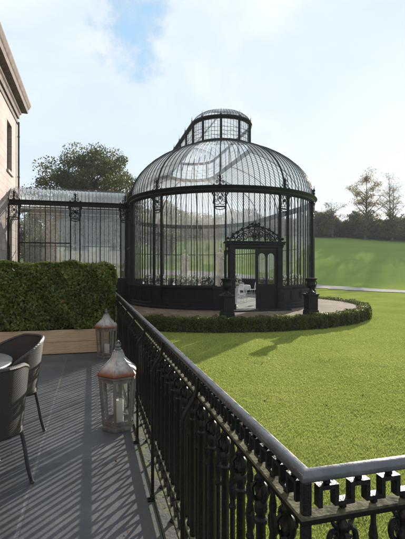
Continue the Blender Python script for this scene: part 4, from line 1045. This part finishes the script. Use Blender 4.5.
make_chair('nearer wicker tub chair, woven back towards the camera, cut by the photo edge', (-.775, 3.32, 0), (-.59,.807))
TB = thing('terrace_table', 'round grey terrace table between the two wicker chairs', 'table', (-1.30, 4.0, 0))
MB().lathe([(.60,.715),(.62,.72),(.625,.73),(.62,.742),(.60,.745),(.001,.745)], n=48).build('tabletop', M['table_top'], TB, smooth=True)
MB().lathe([(.03,.04),(.03,.70),(.09,.714)], n=12).build('pedestal', M['aluminium'], TB, smooth=True)
mb = MB()
for k in range(4): mb.tube([(0,0,.06),(.2*math.cos(k*PI/2+.5),.2*math.sin(k*PI/2+.5),.045),(.36*math.cos(k*PI/2+.5),.36*math.sin(k*PI/2+.5),.016)], [.02,.017,.014], 8)
mb.build('foot', M['aluminium'], TB, smooth=True)

# ------------------------------------------------------------------ urns on pedestals
def make_pedestal(label, loc):
    t = thing('pedestal', label, 'pedestal', loc, 0, 'urn pedestals before the rotunda door')
    MB().bbox(-.24,.24,-.24,.24,0,.12,.012).build('base', M['iron'], t)
    b = MB(); b.bbox(-.235,.235,-.235,.235,.12,.20,.02); b.bbox(-.205,.205,-.205,.205,.20,.74,.012)
    for rz in range(4):
        q = MB(); q.box(-.14,.14,-.22,-.206,.28,.66); q.box(-.105,.105,-.232,-.22,.33,.61); q.xf(Matrix.Rotation(rz*PI/2,4,'Z')); b.add(q.v, q.f)
    b.build('shaft', M['iron'], t)
    MB().bbox(-.225,.225,-.225,.225,.74,.79,.012).bbox(-.25,.25,-.25,.25,.79,.85,.015).build('cap', M['iron'], t)
def make_urn(label, loc):
    t = thing('urn', label, 'urn', loc, 0, 'iron garden urns before the rotunda door')
    MB().bbox(-.15,.15,-.15,.15,0,.05,.008).lathe([(.13,.05),(.13,.07),(.07,.12),(.055,.17),(.075,.20),(.075,.215)], n=18).build('foot', M['iron'], t, smooth=True)
    b = MB().lathe([(.06,.215),(.115,.24),(.17,.30),(.188,.36),(.172,.42),(.168,.47),(.19,.53),(.24,.585),(.255,.60),(.255,.625),(.23,.628),(.18,.56),(.155,.50),(.001,.48)], n=24)
    for i in range(16):
        w_ = 2*PI*i/16; b.tube([(rr*math.cos(w_), rr*math.sin(w_), zz_) for rr, zz_ in ((.075,.222),(.125,.242),(.175,.30),(.191,.355))], [.010,.016,.020,.007], 5)
    b.build('bowl', M['iron'], t, smooth=True)
    for s in (1,-1):
        MB().tube([(s*.18,0,.33),(s*.235,0,.36),(s*.255,0,.43),(s*.22,0,.50),(s*.175,0,.51)], .018, 6).build('handle', M['iron'], t, smooth=True)
for (x, y, la_, lb_) in ((*g2w(.93, 15.95), 'iron pedestal left of the rotunda doorway, panelled and dark green', 'dark iron urn on the pedestal left of the rotunda doorway'),
                         (*g2w(4.36, 16.9), 'iron pedestal right of the rotunda doorway beside open flagstones', 'dark iron urn on the pedestal right of the rotunda doorway')):
    make_pedestal(la_, (x, y, PZ+.001)); make_urn(lb_, (x, y, PZ+.851))

# ------------------------------------------------------------------ inside the rotunda
def remeshed(mb, vox):
    me = bpy.data.meshes.new('tmp'); me.from_pydata(mb.v, [], mb.f)
    o = bpy.data.objects.new('tmp', me); COL.objects.link(o)
    md = o.modifiers.new('r', 'REMESH'); md.mode = 'VOXEL'; md.voxel_size = vox
    sm = o.modifiers.new('s', 'SMOOTH'); sm.iterations = 3; sm.factor = .5
    dg = bpy.context.evaluated_depsgraph_get(); dg.update()
    m2 = bpy.data.meshes.new_from_object(o.evaluated_get(dg)); bpy.data.objects.remove(o)
    for p in m2.polygons: p.use_smooth = True
    return m2
def figure():                       # draped standing figure, 1.34 m, faces -y
    b = MB()
    def ell(secs, n=20):            # stacked ellipses with drapery folds
        rows = []
        for (rx, ry, cx, cy, z, f) in secs:
            rows.append([(cx+rx*math.cos(2*PI*i/n)*(1+f*math.sin(7*2*PI*i/n)), cy+ry*math.sin(2*PI*i/n)*(1+f*math.sin(7*2*PI*i/n)), z) for i in range(n)])
        b.grid(rows, closed=True); o = len(b.v)-n*len(secs); b.f.append(tuple(o+i for i in range(n-1,-1,-1))); b.f.append(tuple(o+(len(secs)-1)*n+i for i in range(n)))
    ell([(.19,.17,0,0,0,.05),(.185,.165,0,0,.05,.09),(.155,.14,.01,0,.25,.09),(.145,.125,.02,-.01,.45,.07),(.15,.12,.03,0,.64,.05),(.145,.11,.03,.0,.72,.03),(.115,.09,.015,0,.83,.03),
         (.125,.095,.005,-.005,.93,.02),(.155,.10,0,0,1.02,.02),(.15,.085,0,0,1.08,.0),(.07,.06,0,0,1.115,0),(.045,.045,0,-.005,1.15,0),(.045,.048,0,-.01,1.19,0)])
    b.ball((0,-.018,1.255), .078, 14, 10, 1.22); b.ball((0,.025,1.275), .075, 12, 8, 1.0); b.ball((0,.085,1.26), .036, 8, 6)
    b.tube([(0,-.09,1.262),(0,-.106,1.245),(0,-.098,1.232)], [.012,.016,.01], 6)
    b.tube([(.145,0,1.06),(.19,.01,.93),(.185,-.03,.80),(.10,-.13,.80),(.04,-.15,.85)], [.05,.045,.04,.034,.028], 8)
    b.tube([(-.145,0,1.06),(-.185,.02,.92),(-.19,-.01,.77),(-.185,-.05,.64)], [.05,.045,.038,.028], 8)
    b.tube([(-.185,-.05,.65),(-.19,-.065,.59),(-.185,-.07,.55)], [.028,.03,.015], 6)
    b.tube([(.15,.02,1.05),(.02,-.10,.93),(-.14,-.03,.72)], [.03,.035,.03], 6)
    b.tube([(-.12,-.10,.70),(-.14,-.12,.4),(-.10,-.14,.05)], [.03,.035,.03], 6)
    b.tube([(.05,-.12,.62),(.07,-.14,.35),(.06,-.16,.05)], [.03,.035,.03], 6)
    return remeshed(b, .016)
fm = figure(); fm.materials.append(M['statue'])
for (lt, dp_, rz, lb) in ((.84, 20.0, R(12), 'pale marble statue of a draped figure nearest the rotunda doorway'), (-.92, 22.0, R(-20), 'pale marble statue of a draped figure behind the left rotunda panes')):
    x, y = g2w(lt, dp_)
    pl = thing('plinth', 'pale stone plinth under the ' + ('statue by the doorway' if lt > 0 else 'statue behind the left panes'), 'plinth', (x, y, PZ+.052), rz)
    MB().bbox(-.28,.28,-.28,.28,0,.14,.012).build('base', M['statue'], pl)
    MB().bbox(-.22,.22,-.22,.22,.14,1.36,.012).build('shaft', M['statue'], pl)
    MB().bbox(-.27,.27,-.27,.27,1.36,1.46,.015).build('cap', M['statue'], pl)
    so_ = bpy.data.objects.new('statue', fm); COL.objects.link(so_); so_.location = (x, y, PZ+1.513); so_.rotation_euler[2] = rz
    tag(so_, lb, 'statue')
def bistro_chair():
    t = thing('bistro_chair', 'white metal bistro chair inside the glass rotunda', 'chair', (0,0,0), 0, 'white chairs inside the rotunda')
    MB().lathe([(.001,.455),(.19,.455),(.205,.45),(.205,.435),(.19,.43)], n=18).build('seat', M['white_metal'], t, smooth=True)
    b = MB(); b.tube([(-.17,-.14,.44),(-.19,-.19,.70),(-.16,-.21,.90),(0,-.22,.97),(.16,-.21,.90),(.19,-.19,.70),(.17,-.14,.44)], .013, 6)
    for x in (-.09,0,.09): b.tube([(x,-.16,.45),(x,-.20,.75),(x*.9,-.22,.95)], .010, 5)
    b.bbox(-.15,.15,-.222,-.200,.68,.86,.008)
    b.build('backrest', M['white_metal'], t, smooth=True)
    for sx_ in (1,-1):
        for sy_ in (1,-1): MB().tube([(sx_*.14,sy_*.14,.43),(sx_*.19,sy_*.19,.0)], .011, 6).build('leg', M['white_metal'], t)
    return t
def bistro_table():
    t = thing('bistro_table', 'round table under a white cloth inside the glass rotunda', 'table', (0,0,0), 0, 'white tables inside the rotunda')
    MB().lathe([(.04,0),(.22,.01),(.22,.03),(.04,.06),(.03,.7)], n=14).build('pedestal', M['white_metal'], t, smooth=True)
    b = MB(); rows = []; k = 48
    for rr, zz_, f in ((.001,.745,0),(.40,.745,0),(.425,.735,0),(.44,.68,.02),(.45,.55,.05),(.46,.42,.07)):
        rows.append([(rr*(1+f*math.sin(9*2*PI*i/k))*math.cos(2*PI*i/k), rr*(1+f*math.sin(9*2*PI*i/k))*math.sin(2*PI*i/k), zz_) for i in range(k)])
    b.grid(rows, closed=True); b.build('tablecloth', M['cloth'], t, smooth=True)
    return t
def tall_planter():
    t = thing('tall_planter', 'tall white planter of pale flowering foliage just inside the rotunda glass', 'planter', (0,0,0), 0, 'white planters inside the rotunda')
    MB().lathe([(.15,0),(.17,.02),(.17,.06),(.11,.10),(.13,.5),(.20,.92),(.23,.96),(.23,1.0),(.20,1.0),(.18,.94),(.001,.93)], n=18).build('pot', M['white_metal'], t, smooth=True)
    rg = np.random.default_rng(5); k = 420; d = rg.normal(size=(k,3)); d /= np.linalg.norm(d,axis=1)[:,None]; P = d*(rg.random(k)**.5)[:,None]*np.array([.30,.30,.26])+np.array([0,0,1.22])
    fo = np_mesh('foliage', *leaf_cards(P, .10, rg, None, 1, .5), M['box'], t)
    k = 240; d = rg.normal(size=(k,3)); d /= np.linalg.norm(d,axis=1)[:,None]; P = d*np.array([.33,.33,.29])+np.array([0,0,1.24])
    np_mesh('blossom', *leaf_cards(P, .07, rg, d, .3, .9), M['cloth'], fo)
    return t
tpl = None
for a_ in (-84,-72,-63,-45,-36,-27,-9,28,45,64,82):
    pz = (CX+4.2*math.sin(R(a_)), CY-4.2*math.cos(R(a_)), PZ+.052)
    if tpl is None: tpl = tall_planter(); tpl.location = pz
    else: dup(tpl, pz, R(a_*7))
bc, bt = bistro_chair(), bistro_table(); first = True
for (tx, ty, angs) in ((-2.6,-1.3,(40,170,280)),(-1.3,3.2,(10,140,250)),(2.9,-1.6,(60,190,300)),(2.6,3.4,(0,120,240)),(-2.8,6.4,(20,150,270)),(.3,-.9,(80,200,310))):
    pz = (CX+tx, CY+ty, PZ+.052)
    if first: bt.location = pz
    else: dup(bt, pz, random.uniform(0,1))
    for an in angs:
        cx_, cy_ = tx+.68*math.cos(R(an)), ty+.68*math.sin(R(an))
        pz = (CX+cx_, CY+cy_, PZ+.052); rz = R(an)+PI/2
        if first: bc.location = pz; bc.rotation_euler[2] = rz; first = False
        else: dup(bc, pz, rz)

# ------------------------------------------------------------------ trees
def tree_parts(t, h, crown, n_cl, n_leaf, lsize, csize, leafm, barkm, seed, tr, fork=.3, up=.5, twigs=4, wobble=1.):
    rg = np.random.default_rng(seed); cz, rx, rzv = crown
    b = MB(); lean = rg.normal(size=2)*h*.015
    def tp(f): return Vector((lean[0]*f*3 + .01*h*math.sin(f*5+seed), lean[1]*f*3 + .01*h*math.cos(f*4+seed), f*h*.86))
    b.tube([tp(i/9) for i in range(10)], [tr*(1.35 if i == 0 else 1)*(1-.92*(i/9)**.9)+.015 for i in range(10)], 8)
    C = []
    for i in range(n_cl):
        d = rg.normal(size=3); d /= np.linalg.norm(d); q = rg.random()**.38
        wob = 1 + (.22*math.sin(3*math.atan2(d[1],d[0])+seed) + .15*rg.normal())*wobble
        c = np.array([d[0]*rx*q*wob, d[1]*rx*q*wob, cz + d[2]*rzv*q*(1+.1*rg.normal())])
        if c[2] < h*.16: c[2] = h*.16 + rg.random()*h*.1
        C.append(c)
        hor = math.hypot(c[0], c[1]); fs = min(max((c[2]-hor*up)/(h*.86), fork*.8), .93); s_ = tp(fs)
        cv = Vector(c); mid = s_.lerp(cv, .5) + Vector((0,0,hor*.10)) + Vector(rg.normal(size=3)*hor*.05)
        r0 = tr*(.42*(1-fs)+.07)
        b.tube([s_, s_.lerp(mid,.55), mid, mid.lerp(cv,.6), cv], [r0, r0*.8, r0*.55, r0*.36, r0*.16+.008], 5, False)
        for k in range(twigs):
            e = rg.normal(size=3); e /= np.linalg.norm(e); e[2] = abs(e[2])*.6 + .1*e[2]
            st_ = mid.lerp(cv, .3+.7*rg.random()); en_ = st_ + Vector(e*csize*(.8+.7*rg.random()))
            b.tube([st_, st_.lerp(en_,.5)+Vector((0,0,csize*.06)), en_], [r0*.2+.008, r0*.12+.006, .005], 4, False)
    b.build('trunk', barkm, t)
    C = np.array(C); idx = rg.integers(0, n_cl, n_leaf); rr = csize*(.6+.8*rg.random(n_cl))
    off = rg.normal(size=(n_leaf,3)); off /= np.linalg.norm(off,axis=1)[:,None]; off *= (rg.random(n_leaf)**.45)[:,None]*rr[idx][:,None]; off[:,2] *= .72
    P = C[idx] + off; P = P[P[:,2] > h*.1]
    V, F = leaf_cards(P, lsize, rg, None, 1, .62); np_mesh('crown', V, F, leafm, t)
def ground_z(lt, dp_):
    return float(hill(dp_ + 3*math.sin(lt*.05)*min(max((dp_-50)/20,0),1)) + min(max((dp_-60)/60,0),1)*.8*math.sin(lt*.043+1))
def tree_at(name, label, lt, dp_, group=None, **kw):
    x, y = g2w(lt, dp_); t = thing(name, label, 'tree', (x, y, ground_z(lt, dp_)-.05), 0, group); tree_parts(t, **kw); return t
tree_at('broadleaf_tree', 'large rounded dark olive tree rising behind the glass corridor roof', -16.4, 62, h=20.2, crown=(10.6,7.9,8.8), n_cl=260, n_leaf=76000, lsize=.27, csize=1.5, wobble=.18,
        leafm=M['leaf_dark'], barkm=M['bark'], seed=11, tr=.6, fork=.2, up=.45)
tree_at('autumn_tree', 'tall thin leaved autumn tree with pale foliage standing on the hill crest', 45.5, 117, h=19.0, crown=(12.2,5.4,6.8), n_cl=46, n_leaf=3900, lsize=.34, csize=1.5,
        leafm=M['leaf_autumn'], barkm=M['bark'], seed=5, tr=.42, fork=.28, up=.75, twigs=7)
tree_at('bare_tree', 'tall nearly bare pale tree at the right edge of the hill crest', 53, 118, h=20.5, crown=(12.5,3.6,7.8), n_cl=38, n_leaf=800, lsize=.30, csize=1.5,
        leafm=M['leaf_autumn'], barkm=M['pale_bark'], seed=8, tr=.3, fork=.2, up=1.0, twigs=8)
tree_at('bare_tree', 'second bare slender tree just behind the tall pale one at the right edge', 56, 124, h=19.0, crown=(11.5,3.2,7.0), n_cl=32, n_leaf=600, lsize=.30, csize=1.4,
        leafm=M['leaf_autumn'], barkm=M['pale_bark'], seed=18, tr=.28, fork=.2, up=1.0, twigs=8)
tree_at('bare_tree', 'small bare branched tree above the hedge just right of the rotunda', 36.5, 118, h=11.5, crown=(7.4,3.6,3.6), n_cl=26, n_leaf=900, lsize=.28, csize=1.2,
        leafm=M['leaf_autumn'], barkm=M['bark'], seed=21, tr=.26, fork=.25, up=.9, twigs=8)
# tree belt on the crest: three kinds, copied along it
GB = 'dull green trees of the belt along the hill crest'
belt = []
for kd, (hh, cw, sd) in enumerate(((7.6,4.0,31),(6.4,4.4,32),(8.8,3.7,33))):
    lab = ['medium dull green tree in the belt along the hill crest', 'low broad bushy tree in the belt along the hill crest', 'taller dull olive tree in the belt along the hill crest'][kd]
    t = thing('belt_tree', lab, 'tree', (0,0,0), 0, GB)
    tree_parts(t, h=hh, crown=(hh*.47,cw,hh*.44), n_cl=46, n_leaf=6500, lsize=.42, csize=1.35, leafm=M['leaf_wood'], barkm=M['bark'], seed=sd, tr=.24, fork=.12, up=.4, twigs=2)
    belt.append(t)
rb = random.Random(4); spots = []
lt = -40
while lt < 78:
    spots.append((lt, 119+rb.uniform(-2,4))); lt += rb.uniform(3.6,5.0)
lt = -42
while lt < 80:
    spots.append((lt, 127+rb.uniform(-2,3))); lt += rb.uniform(4.6,6.4)
for i, (a_, d_) in enumerate(spots):
    x, y = g2w(a_, d_); k = rb.randrange(3) if i > 2 else i
    o = belt[k] if i < 3 else copy_tree(belt[k])
    s_ = rb.choice((.62,.8,.95,1.1,1.3))*rb.uniform(.9,1.1); o.location = (x, y, ground_z(a_, d_)-.1); o.rotation_euler[2] = rb.uniform(0,6.28); o.scale = (s_*rb.uniform(.95,1.15), s_, s_*rb.uniform(.85,1.1))
rgx = np.random.default_rng(77); nH = 26000
fh = thing('field_hedge', 'long dark field hedge along the hill crest under the tree belt', 'hedge', (0,0,0), 0)
hl = rgx.uniform(-66, 84, nH); hd = 123 + rgx.normal(size=nH)*1.1; top_ = 2.6+.7*np.sin(hl*.35)+.5*np.sin(hl*.9+1)
hz_ = rgx.random(nH)**.7*top_
gz = np.array([ground_z(a_, 123.0) for a_ in hl])
P = np.stack([hl*CT+hd*ST, -hl*ST+hd*CT, gz+hz_],1); V, F = leaf_cards(P, .62, rgx, None, 1, .7); np_mesh('leaves', V, F, M['leaf_wood'], fh)
mb = MB(); rows = [[], [], [], []]
for i in range(80):
    a_ = -66+150*i/79; g_ = ground_z(a_, 123.0)
    for r_, (dd, zz_) in zip(rows, ((122.2,g_-.3),(122.5,g_+1.6),(123.6,g_+1.6),(123.9,g_-.3))): r_.append((*g2w(a_, dd), zz_))
mb.grid(rows); mb.build('stems', M['core'], fh)
# mid-distance parkland seen through the glass
for (nm, lab, a_, d_, hh, cw, sd) in (('park_tree','spreading dark tree seen through the left panes of the rotunda', -7.5, 78, 11.5, 4.6, 41),
                                   ('park_tree','tall dark tree seen through the left bay of the glass corridor', -29.5, 72, 11.0, 3.6, 42),
                                   ('park_tree','bushy dark tree seen low through the corridor beside the house', -24.5, 64, 6.5, 3.0, 43)):
    tree_at(nm, lab, a_, d_, 'parkland trees beyond the glasshouse', h=hh, crown=(hh*.58,cw,hh*.42), n_cl=60, n_leaf=9000, lsize=.34, csize=1.3, leafm=M['leaf_dark'], barkm=M['bark'], seed=sd, tr=.3, fork=.2, up=.5)
# added wall standing in for the house front reflected in the corridor glass
x, y = g2w(-12.4, 50)
sw = thing('reflection_wall', 'added buff stone wall with stepped coping, standing in for the house reflected in the right corridor bay', 'wall', (x, y, LAWN-.1), -TH*.5)
mb = MB()
mb.bbox(-4.6, 4.6, 0, .5, 0, 4.6, .03); mb.bbox(-4.7,-3.9,-.12,.62,0,5.0,.03); mb.bbox(3.9,4.7,-.12,.62,0,5.0,.03); mb.bbox(-1.2,1.2,-.08,.58,0,5.2,.03)
mb.build('stonework', M['wall_stone'], sw)
MB().bbox(-3.88, -1.22, -.1, .6, 4.605, 4.75, .02).bbox(1.22, 3.88, -.1, .6, 4.605, 4.75, .02).bbox(-1.35,1.35,-.16,.66,5.205,5.38,.02).build('coping', M['coping'], sw)

# ------------------------------------------------------------------ grass blades and fallen leaves
rng = np.random.default_rng(12)
def scatter(d0, d1, dens, half=.55):
    n = int(dens*(d1*d1-d0*d0)*half); d_ = np.sqrt(rng.uniform(d0*d0, d1*d1, n)); l_ = rng.uniform(-half, half, n)*d_
    X = l_*CT + d_*ST; Y = -l_*ST + d_*CT
    ok = (X > .62) & (Y > RY+.13) & (np.hypot(X-GX, Y-GY) > HR_O+.0)
    return X[ok], Y[ok], d_[ok]
Vs, Fs, off = [], [], 0
for d0, d1, dens, hh, ww in ((1.1,3.2,9000,.028,.0032),(3.2,5.5,5000,.028,.0042),(5.5,8,2200,.028,.006),(8,11,900,.026,.009),(11,15,420,.024,.012),(15,21,170,.022,.014)):
    X, Y, D = scatter(d0, d1, dens); n = len(X)
    an = rng.uniform(0, 2*PI, n); hgt = hh*(.5+.8*rng.random(n)); ln = rng.normal(size=(n,2))*.6
    w2 = ww*(.6+.8*rng.random(n))
    p0 = np.stack([X-np.cos(an)*w2, Y-np.sin(an)*w2, np.full(n, LAWN-.004)],1); p1 = np.stack([X+np.cos(an)*w2, Y+np.sin(an)*w2, np.full(n, LAWN-.004)],1)
    p2 = np.stack([X+ln[:,0]*hgt, Y+ln[:,1]*hgt, LAWN+hgt],1)
    Vs.append(np.stack([p0,p1,p2],1).reshape(-1,3)); Fs.append(np.arange(3*n).reshape(n,3)+off); off += 3*n
gr = np_mesh('grass', np.concatenate(Vs), np.concatenate(Fs), M['blade']); tag(gr, 'short mown grass blades on the lawn below the railing', 'grass', None, 'stuff')
cl_c = []
for d0, d1, k in ((1.6,6,12),(6,14,16)):
    X, Y, D = scatter(d0, d1, k/((d1*d1-d0*d0)*.55)); cl_c += list(zip(X, Y, D))
Pc = []
for x, y, d_ in cl_c:
    rr = rng.uniform(.08,.34); k = int(200*rr*rr*9/(1+d_*.10)); q = np.sqrt(rng.random(k))*rr; an = rng.uniform(0,2*PI,k); sq = rng.uniform(.5,1)
    Pc.append(np.stack([x+q*np.cos(an), y+q*sq*np.sin(an), LAWN+.006+.022*rng.random(k)*(1-q/rr*.6)],1))
Pc = np.concatenate(Pc); Nn = np.tile(np.array([[0,0,1.]]),(len(Pc),1))
V, F = leaf_cards(Pc, .026, rng, Nn, .5, .8); cv = np_mesh('clover', V, F, M['clover']); tag(cv, 'small dark clover patches scattered through the lawn', 'clover', None, 'stuff')
X, Y, D = scatter(2, 14, 1.1); Pl = np.stack([X, Y, np.full(len(X), LAWN+.03)],1); Nn = np.tile(np.array([[0,0,1.]]),(len(Pl),1))
V, F = leaf_cards(Pl, .05, rng, Nn, .5, .6); ll = np_mesh('leaf_litter', V, F, M['fallen']); tag(ll, 'scattered yellow brown fallen leaves on the lawn', 'leaves', None, 'stuff')
n = 150
px = np.concatenate([rng.uniform(.34,.56,90), rng.uniform(-1.6,.3,60)]); py = np.concatenate([rng.uniform(1,8,90), rng.uniform(2,8,60)])
P = np.stack([px, py, np.full(n,.008)],1); Nn = np.tile(np.array([[0,0,1.]]),(n,1))
V, F = leaf_cards(P, .022, rng, Nn, .22, .6); V[:,2] = np.maximum(V[:,2], .0025) + .012*(V[:,0] > .404)
fl = np_mesh('leaf_litter', V, F, M['fallen']); tag(fl, 'scattered small brown fallen leaves on the terrace by the railing', 'leaves', None, 'stuff')

# ------------------------------------------------------------------ air
HAZE = 0.00042
if HAZE:
    mb = MB().box(-3100*1.3, 3100*1.3, -3100*1.3, 3100*1.3, LAWN-1.2, 40)
    m, nt, out = newmat('pale_air')
    v = N(nt, 'ShaderNodeVolumePrincipled'); v.inputs['Color'].default_value = (.93,.95,1,1); v.inputs['Density'].default_value = HAZE; v.inputs['Anisotropy'].default_value = .1
    L(nt, v.outputs[0], out.inputs['Volume'])
    hz = mb.build('haze', m); tag(hz, 'thin pale haze over the parkland', 'haze', None, 'stuff')
